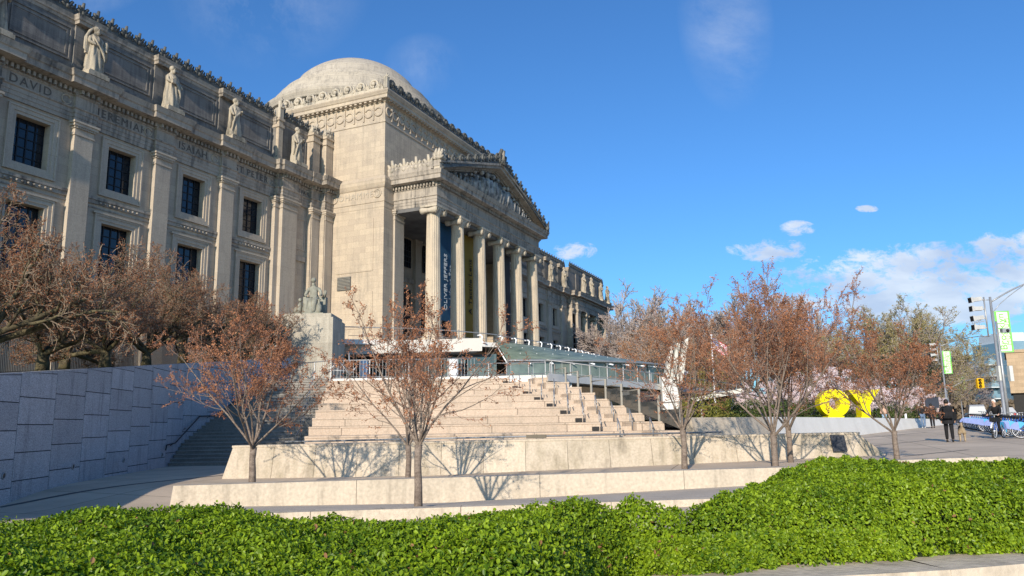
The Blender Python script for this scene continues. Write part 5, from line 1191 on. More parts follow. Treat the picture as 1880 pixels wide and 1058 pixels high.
# ---- crabapples behind the granite wall
PG = dict(limb=(0.4, 0.6), wob=[.17, .20, .22, .24], up=[.045, .06, .05, .04], rmin=0.010, lev=3, kids=[9, 8, 6], t0=[.2, .15, .15, .2], ang=(28, 70), len=(0.42, 0.62))
GG = 'old crabapple trees behind the granite wall'
gA = tree('crabapple_tree', 31, 5.7, 0.75, 0.26, 8, (30, 78), PG, M_gbark, M_gtwig, M_gbud, 'x', GG, clusters=0.7, leaf=0.055, per=2)
gB = tree('crabapple_tree', 47, 5.7, 0.6, 0.24, 8, (28, 78), PG, M_gbark, M_gtwig, M_gbud, 'x', GG, clusters=0.7, leaf=0.055, per=2)
GL = [(-45, 23.5, 0, 0.94, 'gnarled crabapple tree cut off by the left edge of the photo'), (78, 28.5, 1, 0.87, 'gnarled crabapple with forked black trunk near the left edge, above the granite wall'),
      (118, 37, 0, 0.83, 'crabapple with a yellowish mossy trunk set back behind the forked one'), (192, 34, 0, 0.84, 'third crabapple trunk along the granite wall, low and many-stemmed'),
      (268, 40, 1, 0.92, 'crabapple in the middle of the row, its trunk lit pale'), (335, 46, 0, 1.0, 'crabapple near the tall end of the granite wall'), (398, 52, 1, 1.0, 'small crabapple behind the crown of the left cherry tree'), (450, 58, 0, 0.9, 'rightmost crabapple, next to the stone pedestal')]
for i, (u, d, w, s, lab) in enumerate(GL):
    src = (gA, gB)[w]; first = (i == 0 or i == 1); o = src if first else dup(src)
    put(o, u, 675, d, z=gtop(min(d, 49.8))+0.05, rz=i*1.7+0.3, s=s, label=lab)
# picket fence behind the crabapples
fn = thing('picket_fence', 'tall dark picket fence behind the crabapple trees', 'fence', W(-60, 690, 36)); o3 = fn.location
mf = mat('fence_dark', (0.035, 0.035, 0.04), rough=0.6); pts = [W(-90, 690, 34), W(60, 690, 41), W(360, 690, 62)]
for p in pts: p.z = 2.3 if p is pts[0] else 2.9 if p is pts[1] else 4.2
pk = MB(); 
for i in (0, 1):
    a, b = pts[i], pts[i+1]; Lh = (b-a).length; n = int(Lh/0.16); t = (b-a).normalized()
    for k in range(n): q = a.lerp(b, (k+.5)/n)-o3; pk.cbox(q+Vector((0,0,1.4)), .05, .03, 2.8, ax=t)
pk.build('pickets', mf, fn)
rl2 = MB(); 
for i in (0, 1):
    for h in (0.25, 2.5): rl2.tube([pts[i]+Vector((0,0,h))-o3, pts[i+1]+Vector((0,0,h))-o3], 0.04, n=4)
rl2.build('rail', mf, fn)
sh = thing('slatted_screen', 'grey-tan corrugated screen panel behind the crabapple trees', 'screen', W(150, 685, 46)); o3 = sh.location; cb_ = MB()
a = W(95, 690, 45); b = W(205, 690, 50); a.z = 2.5; b.z = 3.0; t = (b-a).normalized()
for k in range(46): q = a.lerp(b, (k+.5)/46)-o3; cb_.cbox(q+Vector((0,0,1.6)), (b-a).length/46*.7, .08, 3.2, ax=t)
cb_.build('slats', mat('screen_slat', (0.26, 0.245, 0.21), rough=0.7), sh)
ev = MB(); ev.cbox(((a+b)/2-o3)+Vector((0, 0, 1.6)), (b-a).length, 0.04, 3.15, ax=t); ev.build('backing', mat('screen_back', (0.12, 0.11, 0.1), rough=0.8), sh)
# ---- big bare trees beyond the plaza
PBA = dict(limb=(0.4, 0.6), wob=[.07, .10, .13, .16], up=[.05, .04, .03, .02], rmin=0.035, lev=3, kids=[9, 8, 7], t0=[.15, .15, .15, .2], ang=(20, 48), len=(0.42, 0.6))
PB = dict(limb=(0.4, 0.6), wob=[.07, .10, .13, .16], up=[.05, .04, .03, .02], rmin=0.02, lev=3, kids=[8, 7, 6], t0=[.15, .15, .15, .2], ang=(20, 48), len=(0.42, 0.6))
M_ftwig = mat('far_twig', (0.24, 0.20, 0.18), rough=0.9, scale=0.3, col2=(0.38, 0.32, 0.29))
bud_o = leafmat('rust_bud', (0.26, 0.13, 0.07), (0.50, 0.28, 0.15), rough=0.7, tr=0.2, spec=0.1)
bud_g = leafmat('olive_bud', (0.20, 0.17, 0.07), (0.42, 0.36, 0.16), rough=0.7, tr=0.2, spec=0.1)
bud_b = leafmat('grey_bud', (0.28, 0.23, 0.21), (0.44, 0.37, 0.34), rough=0.8, tr=0.1, spec=0.1)
GB = 'large trees beyond the plaza'
fA = tree('plane_tree', 61, 16.0, 3.0, 0.36, 9, (6, 55), PBA, M_bark, M_ftwig, bud_b, 'x', GB, clusters=0.3, leaf=0.13, per=2)
fB = tree('plane_tree', 62, 15.5, 2.6, 0.34, 9, (10, 66), PB, M_bark, M_ftwig, bud_o, 'x', GB, clusters=0.8, leaf=0.17, per=2)
FT = [(1130, 150, 0, 1.0, None, 'grey bare tree touching the right corner of the museum'), (1196, 135, 0, 1.06, None, 'tall grey bare tree, first full crown beyond the museum corner'), (1165, 165, 0, 0.95, None, 'bare tree set far back between the first two beyond the museum'),
      (1232, 105, 1, 0.80, bud_o, 'rust-budded tree right behind the pale fins'), (1262, 150, 0, 1.1, bud_b, 'thin grey tree showing over the rust-budded one'), (1318, 125, 1, 0.9, bud_o, 'rust-budded tree behind the flagpole'),
      (1375, 135, 0, 1.05, bud_b, 'bare tree behind the left half of the tallest cherry tree'), (1430, 140, 1, 0.95, bud_o, 'brown-budded tree hidden behind the tallest cherry tree'), (1490, 150, 0, 1.0, bud_b, 'grey tree behind the right half of the tallest cherry tree'),
      (1545, 130, 1, 0.86, bud_o, 'rust-brown tree rising above the yellow round letter'), (1608, 110, 1, 0.88, bud_g, 'olive-tinted round tree behind the yellow forked letter'), (1668, 104, 1, 0.90, bud_g, 'largest olive tree, its dome highest above the open plaza'),
      (1712, 112, 1, 0.84, bud_g, 'olive-brown tree by the second street lamp'), (1745, 150, 1, 0.80, bud_g, 'olive tree behind the traffic signal'), (1772, 190, 1, 0.80, bud_b, 'pale grey-green tree down the avenue'), (1792, 240, 1, 0.72, bud_b, 'farthest small tree down the avenue, left of the blue tower')]
used = {0: False, 1: False}
for i, (u, d, w, s, bd, lab) in enumerate(FT):
    src = (fA, fB)[w]
    if not used[w]: o = src; used[w] = True
    else: o = dup(src)
    if bd is not None and o is not src: retint(o, bud=bd)
    p = W(u, 765, d); put(o, u, 765, d, z=min(-0.3, gz(p)), rz=i*2.1, s=s*(1.32 if w == 0 else 1.12), label=lab)
# ---- blossoming trees and evergreens behind the letters
bud_p = leafmat('pink_blossom', (0.66, 0.52, 0.53), (0.90, 0.82, 0.82), rough=0.7, tr=0.3, spec=0.1)
PP_ = dict(wob=[.10, .14, .16, .18], up=[.01, .02, .02, .02], rmin=0.012, lev=3, kids=[6, 5, 5], t0=[.2, .15, .15, .2], ang=(25, 62), len=(0.42, 0.6))
pA = tree('blossom_tree', 71, 4.6, 0.9, 0.16, 8, (28, 80), PP_, M_gbark, M_gtwig, bud_p, 'x', 'pink blossoming trees behind the yellow letters', clusters=1.0, leaf=0.14, per=5)
BL = [(1545, 74, 1.05, 'pink blossom tree directly behind the yellow letters'), (1480, 72, 0.9, 'pink blossom tree left of the round yellow letter'), (1400, 74, 0.8, 'pink blossom tree seen through the tallest cherry tree'), (1350, 80, 0.7, 'leftmost pink blossom tree, near the flagpole'), (1618, 82, 0.92, 'pink blossom tree right of the forked yellow letter'), (1690, 92, 0.8, 'rightmost pink blossom tree, by the plaza edge')]
for i, (u, d, s, lab) in enumerate(BL):
    o = pA if i == 0 else dup(pA); put(o, u, 765, d, z=-0.2, rz=i*1.3, s=s, label=lab)
M_yew = leafmat('yew_leaf', (0.02, 0.045, 0.012), (0.10, 0.13, 0.03), rough=0.6, tr=0.15, spec=0.2)
def shrub(seed, label, rx, rz, n=2600, size=0.16, m=M_yew, name='yew_shrub', grp='evergreen shrubs behind the planter wall', p=(0,0,0)):
    rng = np.random.default_rng(seed); v = rng.normal(0, 1, (n, 3)); v /= np.linalg.norm(v, axis=1)[:, None]; v[:, 2] = np.abs(v[:, 2])
    rr = (0.55+0.45*rng.random(n)**0.4)*(1+0.16*np.sin(v[:, 0]*6+seed)+0.12*np.sin(v[:, 2]*9+v[:, 1]*5)); Pn = v*rr[:, None]*np.array([rx, rx, rz]); V, Q = leaves(rng, Pn, v, size, spread=0.6, aspect=0.5)
    root = thing(name, label, 'shrub', p, 0, grp); npobj('foliage', V, Q, m, root)
    st_ = MB(); 
    for k in range(5): a = k*1.3; st_.tube([(0, 0, -0.3), (math.cos(a)*rx*.3, math.sin(a)*rx*.3, rz*.5), (math.cos(a)*rx*.55, math.sin(a)*rx*.55, rz*.8)], [.08, .05, .02], n=5)
    st_.build('stems', M_gbark, root); return root
M_yel = leafmat('golden_leaf', (0.10, 0.11, 0.02), (0.30, 0.27, 0.06), rough=0.6, tr=0.2, spec=0.2)
shrub(1, 'golden-green evergreen standing beside the flagpole', 2.6, 7.2, n=6000, m=M_yel, p=onG(W(1298, 760, 78)))
shrub(2, 'dark round yew low in front of the flagpole', 2.2, 1.9, p=W(1290, 770, 58), m=M_yel)
for k, (u, d) in enumerate(((1340, 62), (1385, 63), (1440, 64), (1478, 64), (1535, 72), (1600, 74), (1640, 78), (1690, 84))):
    o = shrub(10+k, ('low dark shrub right of the flagpole', 'low dark shrub behind the tallest cherry trunk', 'dark shrub between the cherry trunks', 'dark shrub touching the left of the round letter', 'dark shrub in the gap between the two yellow letters', 'low shrub right of the forked letter', 'low shrub behind the small cherry tree', 'farthest low shrub along the plaza edge')[k], 1.7, 1.35, n=1500, p=W(u, 768, d))
# ---- far wooded mass that closes the view
rng = np.random.default_rng(9); n = 26000; u_ = rng.uniform(1100, 2150, n); d_ = rng.uniform(185, 330, n); f_ = (u_-940)/FOC; r_ = f_*d_
top = (8.5+3*np.sin(u_*0.031)+2.0*np.sin(u_*0.083+1))*(d_/250)*np.where(u_ > 1790, 0.45, 1.0); zz = rng.random(n)**0.8*top-0.5
Pn = r_[:, None]*RHn+d_[:, None]*FHn+np.array([0, 0, 1])*zz[:, None]; V, Q = leaves(rng, Pn, np.tile(-FHn, (n, 1)), 1.7, spread=0.8, aspect=0.6)
o = npobj('far_wood', V, Q, leafmat('far_wood_leaf', (0.13, 0.10, 0.07), (0.25, 0.20, 0.14), rough=0.9, tr=0.1, spec=0.05)); o['kind'] = 'stuff'; o['label'] = 'far bare woodland'; 
# ================================================================== PLAZA AND STREET OBJECTS
M_yellow = mat('yellow_paint', (0.80, 0.68, 0.0), rough=0.4, scale=1.2, var=0.10)
M_galv = mat('galvanised_steel', (0.36, 0.37, 0.38), rough=0.45, metal=0.5, scale=3)
M_black = mat('black_plastic', (0.012, 0.012, 0.013), rough=0.5)
M_rub = mat('tyre_rubber', (0.02, 0.02, 0.02), rough=0.8)
# ---- yellow letters
def plane_frame(u, v, d): p = W(u, v, d); return p
oO = thing('letter_sculpture', 'big yellow round ring-shaped letter O standing on the planter wall', 'sculpture', W(1530, 766, 62), 0, 'giant yellow letters'); b0 = oO.location
mb = MB(); N = 48; cx, cz, ro_x, ro_z, ri_x, ri_z = 0, 1.10, 1.20, 1.10, 0.44, 0.47
def ringv(a, y, rx, rz): 
    p = RH*(math.cos(a)*rx)+Vector((0, 0, cz+math.sin(a)*rz))+FH*y; return p
vs = []
for j in range(N):
    a = 2*PI*j/N; e = 1+0.0*math.cos(a)
    vs += [ringv(a, -.5, ro_x, ro_z), ringv(a, .5, ro_x, ro_z), ringv(a, -.5, ri_x, ri_z), ringv(a, .5, ri_x, ri_z)]
fs = []
for j in range(N): q, w_ = 4*j, 4*((j+1) % N); fs += [(q, w_, w_+1, q+1), (q+2, q+3, w_+3, w_+2), (q, q+2, w_+2, w_), (q+1, w_+1, w_+3, q+3)]
mb.add(vs, fs); mb.build('ring', M_yellow, oO)
b = MB(); b.cbox((0, 0, 0.02), 1.3, 1.1, 0.12, ax=RH); b.build('base', M_yellow, oO)
oY = thing('letter_sculpture', 'big yellow forked letter Y standing to the right of the round one', 'sculpture', W(1586, 767, 62), 0, 'giant yellow letters')
mb = MB(); hp = [(-.36, 0), (.36, 0), (.36, .98), (1.25, 2.2), (.48, 2.2), (0, 1.48), (-.48, 2.2), (-1.25, 2.2), (-.36, .98)]
n = len(hp); vs = [RH*x+Vector((0, 0, z))+FH*y for y in (-.5, .5) for x, z in hp]
mb.add(vs, [(0, 1, 2, 8), (2, 3, 4, 5), (2, 5, 8), (8, 5, 6, 7), (n+8, n+2, n+1, n), (n+5, n+4, n+3, n+2), (n+8, n+5, n+2), (n+7, n+6, n+5, n+8)] + [(i, i+n, (i+1) % n+n, (i+1) % n) for i in range(n)])
mb.build('strokes', M_yellow, oY); b = MB(); b.cbox((0, 0, 0.02), 0.9, 1.1, 0.12, ax=RH); b.build('base', M_yellow, oY)
# ---- pale leaning fins
M_fin = mat('fin_concrete', (0.46, 0.44, 0.38), rough=0.8, scale=1.5, col2=(0.66, 0.63, 0.56))
FG = 'pale leaning fins'
for k, (pts, lab) in enumerate(((((1221, 692), (1229, 692), (1236, 636), (1232, 636)), 'leftmost and thinnest of the three pale leaning fins'), (((1230, 696), (1240, 698), (1249, 630), (1243, 630)), 'middle one of the three pale leaning fins'), (((1240, 704), (1253, 706), (1264, 620), (1257, 625)), 'widest and tallest pale leaning fin, at the right of the three'))):
    B0 = W(pts[0][0], pts[0][1], 58); t = thing('fin', lab, 'fin', B0, 0, FG); mb = MB()
    vs = [W(u, v, 58)-B0 for u, v in pts] + [W(u, v, 58)-B0+FH*0.9 for u, v in pts]
    mb.add(vs, [(0, 1, 2, 3), (7, 6, 5, 4), (0, 4, 5, 1), (1, 5, 6, 2), (2, 6, 7, 3), (3, 7, 4, 0)]); mb.build('blade', M_fin, t)
    s_ = MB(); s_.cbox(FH*0.4+Vector((0, 0, -1.6)), 0.5, 0.7, 3.2, ax=RH); s_.build('footing', M_conc, t)
bm_ = thing('beam_sculpture', 'long pale slanting beam sticking out to the right of the platform', 'sculpture', W(1272, 734, 58)); c0 = bm_.location
mb = MB(); a = W(1268, 735, 58)-c0; b = W(1362, 717, 58)-c0; mb.cbox((a+b)/2, (b-a).length, 0.5, 0.32, ax=b-a); mb.build('beam', M_fin, bm_)
mb = MB(); mb.tube([a+(b-a)*0.2, Vector(((a+(b-a)*0.2).x, (a+(b-a)*0.2).y, -3.0))], 0.12, n=6); mb.build('post', M_galv, bm_)
# ---- flagpole
fp = thing('flagpole', 'slim white flagpole between the platform and the tallest cherry tree', 'flagpole', W(1315, 768, 66)); f0 = fp.location; f0.z = -1.0; fp.location = f0
topz = W(1308, 618, 66).z
mb = MB(); mb.tube([(0, 0, 0), (0, 0, topz+1.0)], [.09, .05], n=8); mb.build('pole', M_white, fp); mb = MB(); mb.ball((0, 0, topz+1.1), .12, n=8, m_=6); mb.build('finial', M_white, fp)
fl_ = thing('flag', 'red and white striped flag with a blue corner hanging from the white flagpole', 'flag', (f0.x, f0.y, topz-0.2))
red = mat('flag_red', (0.55, 0.03, 0.05), rough=0.8); wht = mat('flag_white', (0.75, 0.75, 0.75), rough=0.8); blu = mat('flag_blue', (0.03, 0.05, 0.2), rough=0.8)
def fpt(s, t): # s along 0..1, t down 0..1
    x = 0.08+s*1.25; return RH*x + FH*(0.12*math.sin(s*7)) + Vector((0, 0, -1.05*t - 0.75*s*s + 0.08*math.sin(s*8)))
for i in range(13):
    mb = MB(); vs = []; n = 14; s0 = 0.42 if i < 7 else 0
    for k in range(n+1): s = s0+(1-s0)*k/n; vs += [fpt(s, i/13), fpt(s, (i+1)/13), fpt(s, i/13)+FH*.012, fpt(s, (i+1)/13)+FH*.012]
    mb.add(vs, [(4*k, 4*k+1, 4*k+5, 4*k+4) for k in range(n)]+[(4*k+2, 4*k+6, 4*k+7, 4*k+3) for k in range(n)]); mb.build('stripe', red if i % 2 == 0 else wht, fl_)
mb = MB(); vs = []; n = 8
for k in range(n+1): s = 0.42*k/n; vs += [fpt(s, 0), fpt(s, 7/13), fpt(s, 0)+FH*.012, fpt(s, 7/13)+FH*.012]
mb.add(vs, [(4*k, 4*k+1, 4*k+5, 4*k+4) for k in range(n)]+[(4*k+2, 4*k+6, 4*k+7, 4*k+3) for k in range(n)]); cn_ = mb.build('canton', blu, fl_)
st = MB()
for a in range(5):
    for b_ in range(4): p = fpt(0.05+a*0.08, 0.07+b_*0.12)-FH*.02; st.cbox(p, .05, .01, .05, ax=RH)
st.build('stars', wht, cn_)
# ---- lamp posts with banners
M_bgreen = mat('banner_green', (0.19, 0.60, 0.10), rough=0.7, scale=2, var=0.08); M_bink = mat('banner_pale', (0.72, 0.85, 0.62), rough=0.7)
def lamppost(u, vb, vt, d, label, arm=(3.2, 1.3), armdir=1, cams=True, ban=True, size=1.0):
    p = W(u, vb, d); zt = W(u, vt, d).z; p.z = gz(p); H = zt-p.z; t = thing('street_lamp', label, 'street lamp', p, 0, 'street lamps along the avenue')
    A = RH*armdir
    mb = MB(); mb.tube([(0, 0, 0), (0, 0, .5), (0, 0, .55), (0, 0, H)], [.18*size, .16*size, .11*size, .075*size], n=8); mb.build('pole', M_galv, t)
    mb = MB(); pts = [Vector((0, 0, H-.35))+A*(arm[0]*s)+Vector((0, 0, arm[1]*math.sin(s*PI/2))) for s in np.linspace(0, 1, 9)]; mb.tube(pts, .05*size, n=6)
    pts2 = [Vector((0, 0, H-1.1))+A*(arm[0]*.55*s)+Vector((0, 0, (arm[1]*.75+.7)*s**.8)) for s in np.linspace(0, 1, 5)]; mb.tube(pts2, .025*size, n=5); mb.build('arm', M_galv, t)
    mb = MB(); e = pts[-1]; mb.ball(e+A*.35, .42*size, .17, .09, n=10, m_=6, q=Matrix.Rotation(math.atan2(A.y, A.x), 3, 'Z')); mb.build('lamp_head', M_galv, t)
    if cams:
        mb = MB(); mb.tube([-A*.42+Vector((0, 0, H)), -A*.42+Vector((0, 0, H-2.6))], .05, n=6)
        for h in (.1, 2.4): mb.tube([Vector((0, 0, H-h-.1)), -A*.42+Vector((0, 0, H-h-.1))], .03, n=5)
        mb.build('bracket', M_galv, t)
        for k in range(4):
            c = -A*.95+Vector((0, 0, H-.15-k*.62)); g = MB(); dr = (-A+Vector((0, 0, -.12+.1*(k % 2)))).normalized(); g.cbox(c, .62, .3, .26, ax=dr); g.cbox(c-dr*.0+dr*.36, .12, .4, .36, ax=dr); g.tube([c-dr*.3, -A*.45+Vector((0, 0, H-.2-k*.62))], .05, n=5); fo = g.build('floodlight', mat('floodlight_grey', (0.42, 0.42, 0.41), rough=0.5), t)
            g = MB(); g.cbox(c+dr*.43, .02, .34, .3, ax=dr); g.build('lens', M_black, fo)
    if ban:
        bh, bw = 2.75*size, .98*size; z1 = H-.95*size
        bt = thing('street_banner', ban, 'banner', p+Vector((0, 0, z1-bh)), 0, 'green street banners'); mb = MB(); C_ = A*(.14+bw/2)+Vector((0, 0, bh/2)); mb.cbox(C_, bw, .03, bh, ax=RH); mb.build('cloth', M_bgreen, bt)
        mb = MB(); mb.cbox(C_-FH*.02, bw*.74, .012, bh*.94, ax=RH); 
        o_ = text_mesh('Brooklyn', .66*size, M_bgreen, 'banner_lettering', bt, A*(.14+bw*.58)+Vector((0, 0, bh*.5))-FH*.04, (0, 0, 1), -RH, extr=.008, spacing=1.0)
        o_ = text_mesh('MUSEUM', .40*size, M_bgreen, 'banner_lettering', bt, A*(.14+bw*.86)+Vector((0, 0, bh*.5))-FH*.04, (0, 0, 1), -RH, extr=.008, spacing=1.2)
        mb.build('print_panel', M_bink, bt)
        mb = MB(); 
        for z in (0.02, bh-.02): mb.tube([A*.05+Vector((0, 0, z)), A*(.16+bw)+Vector((0, 0, z))], .022, n=5)
        mb.build('rod', M_galv, bt)
    return t
lamppost(1846, 770, 545, 50, 'tall steel street lamp with four floodlights, nearest on the right', arm=(4.2, 1.5), ban='largest green street banner with pale vertical lettering, on the nearest lamp')
lamppost(1741, 765, 630, 92, 'second steel street lamp with floodlights, in front of the olive trees', arm=(5.4, 1.1), ban='green street banner on the second lamp post', size=1.0)
lamppost(1768, 765, 680, 150, 'third street lamp, small, its banner under the traffic signal arm', arm=(5.0, 1.0), cams=False, ban='small green street banner on the third lamp')
lamppost(1781, 765, 696, 195, 'farthest street lamp with a tiny banner', arm=(5.0, 1.0), cams=False, ban='tiny farthest green street banner')
# second near pole with boxes
sp_ = thing('signal_pole', 'slim steel pole with a small camera and pale control boxes, right of the nearest lamp', 'pole', onG(W(1852, 770, 44)), 0); H = W(1833, 590, 44).z-sp_.location.z
mb = MB(); mb.tube([(0, 0, 0), (0, 0, H)], [.085, .06], n=8); mb.build('pole', M_galv, sp_)
mb = MB(); mb.cbox(RH*.45+Vector((0, 0, H-.55)), .46, .26, .24, ax=RH); mb.tube([(0, 0, H-.7), RH*.3+Vector((0, 0, H-.62))], .03, n=5); cm = mb.build('camera', M_galv, sp_); mb = MB(); mb.ball(RH*.5-FH*.15+Vector((0, 0, H-.57)), .09, n=8, m_=6); mb.build('lens', M_black, cm)
M_box = mat('control_box', (0.52, 0.53, 0.5), rough=0.6)
for (u0, u1, v0, v1) in ((1830, 1840, 672, 699), (1850, 1860, 672, 700)): a = W(u0, v0, 44.2)-sp_.location; b = W(u1, v1, 44.2)-sp_.location; mb = MB(); mb.cbox((a+b)/2, abs((b-a).dot(RH)), .25, abs((b-a).z), ax=RH); mb.build('control_box', M_box, sp_)
# traffic signal on a mast arm
ts = thing('traffic_signal', 'yellow traffic signal hanging on a long thin mast arm over the avenue', 'traffic light', onG(W(1745, 765, 100)), 0); t0 = ts.location
a = W(1737, 717, 100)-t0; b = W(1799, 694, 100)-t0; mb = MB(); mb.tube([(0, 0, 0), (a.x, a.y, a.z+.5)], [.15, .1], n=8); mb.tube([a, a.lerp(b, .5)+Vector((0, 0, .35)), b], [.08, .06, .04], n=6); mb.build('mast', M_galv, ts)
M_sig = mat('signal_yellow', (0.75, 0.42, 0.01), rough=0.5); c = W(1797, 704, 100)-t0; mb = MB(); mb.cbox(c, .55, .4, 1.3, ax=RH); mb.cbox(c+RH*.42, .3, .4, 1.2, ax=RH); hd = mb.build('signal_head', M_sig, ts)
for k in range(3): mb = MB(); mb.lathe([(.17, 0), (.17, .22)], c-FH*.2+Vector((0, 0, .4-k*.4)), n=12, ax=(-FH).to_track_quat('Z', 'Y').to_matrix()); mb.ball(c-FH*.2+Vector((0, 0, .4-k*.4)), .13, n=8, m_=5); mb.build('signal_lens', M_black, hd)
# dark notice board and small signs
nb = thing('notice_board', 'small dark notice board behind the walking group', 'sign', onG(W(1715, 775, 74)), 0); mb = MB(); mb.cbox((0, 0, 2.0), 1.3, .08, 1.0, ax=RH); mb.build('board', mat('board_dark', (0.04, 0.045, 0.06), rough=0.4), nb); mb = MB(); mb.tube([(0, 0, 0), (0, 0, 2)], .04, n=6); mb.build('post', M_galv, nb)
bo = thing('bollard', 'short pale bollard post right of the planter wall end', 'bollard', onG(W(1664, 776, 62)), 0); mb = MB(); mb.tube([(0, 0, 0), (0, 0, 1.0), (0, 0, 1.05)], [.09, .09, .05], n=10); mb.build('post', M_white, bo); mb = MB(); mb.tube([(0, 0, 0), (0, 0, .06)], .16, n=10); mb.build('base', M_galv, bo)
# ---- buildings down the avenue
def block(mb, c, w, dp, z0, z1): mb.cbox(Vector((c.x, c.y, (z0+z1)/2)), w, dp, z1-z0, ax=RH)
bk_ = thing('brick_building', 'tan brick building cut by the right edge of the photo', 'building', onG(W(1905, 750, 120))); q0 = bk_.location
M_brk = stone('tan_brick', (0.46, 0.34, 0.22), stain=(0.25, 0.18, 0.12), stain_amt=0.3, bw=1.2, bh=0.55, joint=0.35)
zt = W(1870, 648, 120).z; zl = W(1870, 722, 120).z
a = W(1853, 700, 120); mb = MB(); Dv = Vector((a.x, a.y, 0)).normalized(); Av = Vector((Dv.y, -Dv.x, 0)); BR = lambda mb, w0, w1, d0, d1, z0, z1: mb.cbox(Vector((a.x-q0.x, a.y-q0.y, (z0+z1)/2-q0.z))+Av*((w0+w1)/2)+Dv*((d0+d1)/2), w1-w0, d1-d0, z1-z0, ax=Av)
BR(mb, 0, 26, 0, 18, zl, zt); mb.build('wall', M_brk, bk_)
mb = MB(); BR(mb, 0.3, 25.7, 0.6, 17.7, q0.z, zl-.003); mb.build('ground_floor', M_door, bk_)
mb = MB(); BR(mb, -.2, 26.2, -.2, 18.2, zt+.003, zt+.45); mb.build('parapet', M_brk, bk_)
for k in range(3):
    for j in range(3):
        mb = MB(); w0 = a+Av*(4+k*5.5)-Dv*.02; w0.z = zl+1.2+j*2.6
        if w0.z > zt-1.5: continue
        mb.cbox(w0-q0+Vector((0, 0, .7)), 1.3, .16, 1.4, ax=Av); mb.build('window', M_glassw, bk_)
M_tow = mat('tower_glass', (0.10, 0.20, 0.27), rough=0.15, spec=0.7, scale=0.1, col2=(0.24, 0.36, 0.43)); M_slab = mat('balcony_slab', (0.55, 0.60, 0.62), rough=0.6)
tw = thing('apartment_tower', 'blue-grey glass apartment tower with stacked balconies', 'building', onG(W(1830, 750, 210))); q0 = tw.location
x0 = W(1822, 700, 210); zt = W(1822, 658, 210).z; mb = MB(); c = x0+RH*6+FH*9-Vector((q0.x, q0.y, 0)); c.z = 0; block(mb, c, 12, 18, 0, zt-q0.z); mb.build('wall', M_tow, tw)
mb = MB(); c2 = W(1852, 700, 210)+FH*1-Vector((q0.x, q0.y, 0)); c2.z = 0; block(mb, c2, 7, 16, 0, zt-q0.z+4.0); mb.build('upper_block', M_tow, tw)
mb = MB(); block(mb, c2+Vector((0,0,0)), 5, 12, zt-q0.z+4.01, zt-q0.z+6.5); mb.build('roof_box', M_slab, tw)
z = 2.2; k = 0
while z < zt-q0.z:
    mb = MB(); cc = x0+RH*0.2-Vector((q0.x, q0.y, 0)); cc.z = z; mb.cbox(cc+FH*2+RH*(0.35*(k % 2)), 3.8, 8, .3, ax=RH); mb.cbox(c+Vector((0, 0, z-c.z)), 12.2, 18.2, .28, ax=RH); bs_ = mb.build('balcony', M_slab, tw)
    mb = MB(); mb.cbox(cc+FH*2-FH*3.95+Vector((0, 0, .7)), 3.6, .06, 1.0, ax=RH); mb.cbox(cc+FH*2-RH*1.85+Vector((0, 0, .7)), .06, 7.8, 1.0, ax=RH); mb.build('balustrade', M_tow, bs_); z += 3.05; k += 1
lo = thing('low_building', 'long low grey-green building front far down the avenue', 'building', onG(W(1815, 752, 230))); q0 = lo.location
a = W(1806, 745, 230); zt = W(1806, 727, 230).z; mb = MB(); c = a+RH*9+FH*6-Vector((q0.x, q0.y, 0)); c.z = 0; block(mb, c, 18, 12, 0, zt-q0.z); mb.build('wall', mat('low_wall_paint', (0.22, 0.27, 0.25), rough=0.7), lo)
for k in range(8): mb = MB(); w0 = a+RH*(1.2+k*2.2)-Vector((q0.x, q0.y, 0))-FH*.1; w0.z = (zt-q0.z)/2; mb.cbox(w0, .5, .3, zt-q0.z-.4, ax=RH); mb.build('pier', M_slab, lo)
# ---- vehicles down the avenue
def car(label, col, p, rz, van=False):
    t = thing('car', label, 'car', p, rz, 'cars on the avenue'); L2, W2 = 2.25, .88
    prof = [(-L2, .32), (-L2, .85), (-L2+.15, .95), (-1.5, 1.0), (-.95, 1.44), (.55, 1.46), (1.2, 1.02), (2.1, .86), (L2, .7), (L2, .32)]
    if van: prof = [(-L2, .32), (-L2, 1.0), (-L2+.05, 1.75), (-1.9, 1.95), (.9, 1.95), (1.6, 1.15), (2.15, .95), (L2, .7), (L2, .32)]
    mb = MB(); n = len(prof); vs = []
    for s in (-1, 1):
        for x, z in prof: vs.append((x, s*(W2 if z < 1.05 else W2-.16), z))
    mb.add(vs, [tuple(range(n))[::-1], tuple(range(n, 2*n))] + [(i, (i+1) % n, (i+1) % n+n, i+n) for i in range(n)]); bd = mb.build('body', mat('car_paint_'+label.split()[0], col, rough=0.25, spec=0.6, scale=1, var=0.03), t)
    for s in (-1, 1): mb = MB(); zt_ = 1.42 if not van else 1.8; mb.add([(-1.15, s*(W2-.055), 1.04), (.85, s*(W2-.055), 1.04), (.45, s*(W2-.15), zt_-.04), (-.9, s*(W2-.15), zt_-.04)], [(0, 1, 2, 3)]); mb.build('side_window', M_glassw, t)
    for s in (-1, 1):
        for x in (-1.4, 1.4):
            mb = MB(); mb.tube([(x, s*.72, .33), (x, s*.93, .33)], .33, n=16); w = mb.build('wheel', M_rub, t); mb = MB(); mb.tube([(x, s*.90, .33), (x, s*.945, .33)], .2, n=12); mb.build('rim', M_galv, w)
    for s in (-1, 1): mb = MB(); mb.box(-L2-.02, -L2+.05, s*.62-.16, s*.62+.16, .72, .88); mb.build('tail_light', mat('tail_red', (0.4, 0.02, 0.02), rough=0.3), t)
    return t
car('silver van with dark windows parked beyond the bicycles', (0.3, 0.31, 0.33), onG(Vector((104, -12.6, 0))), 0.0, van=True)
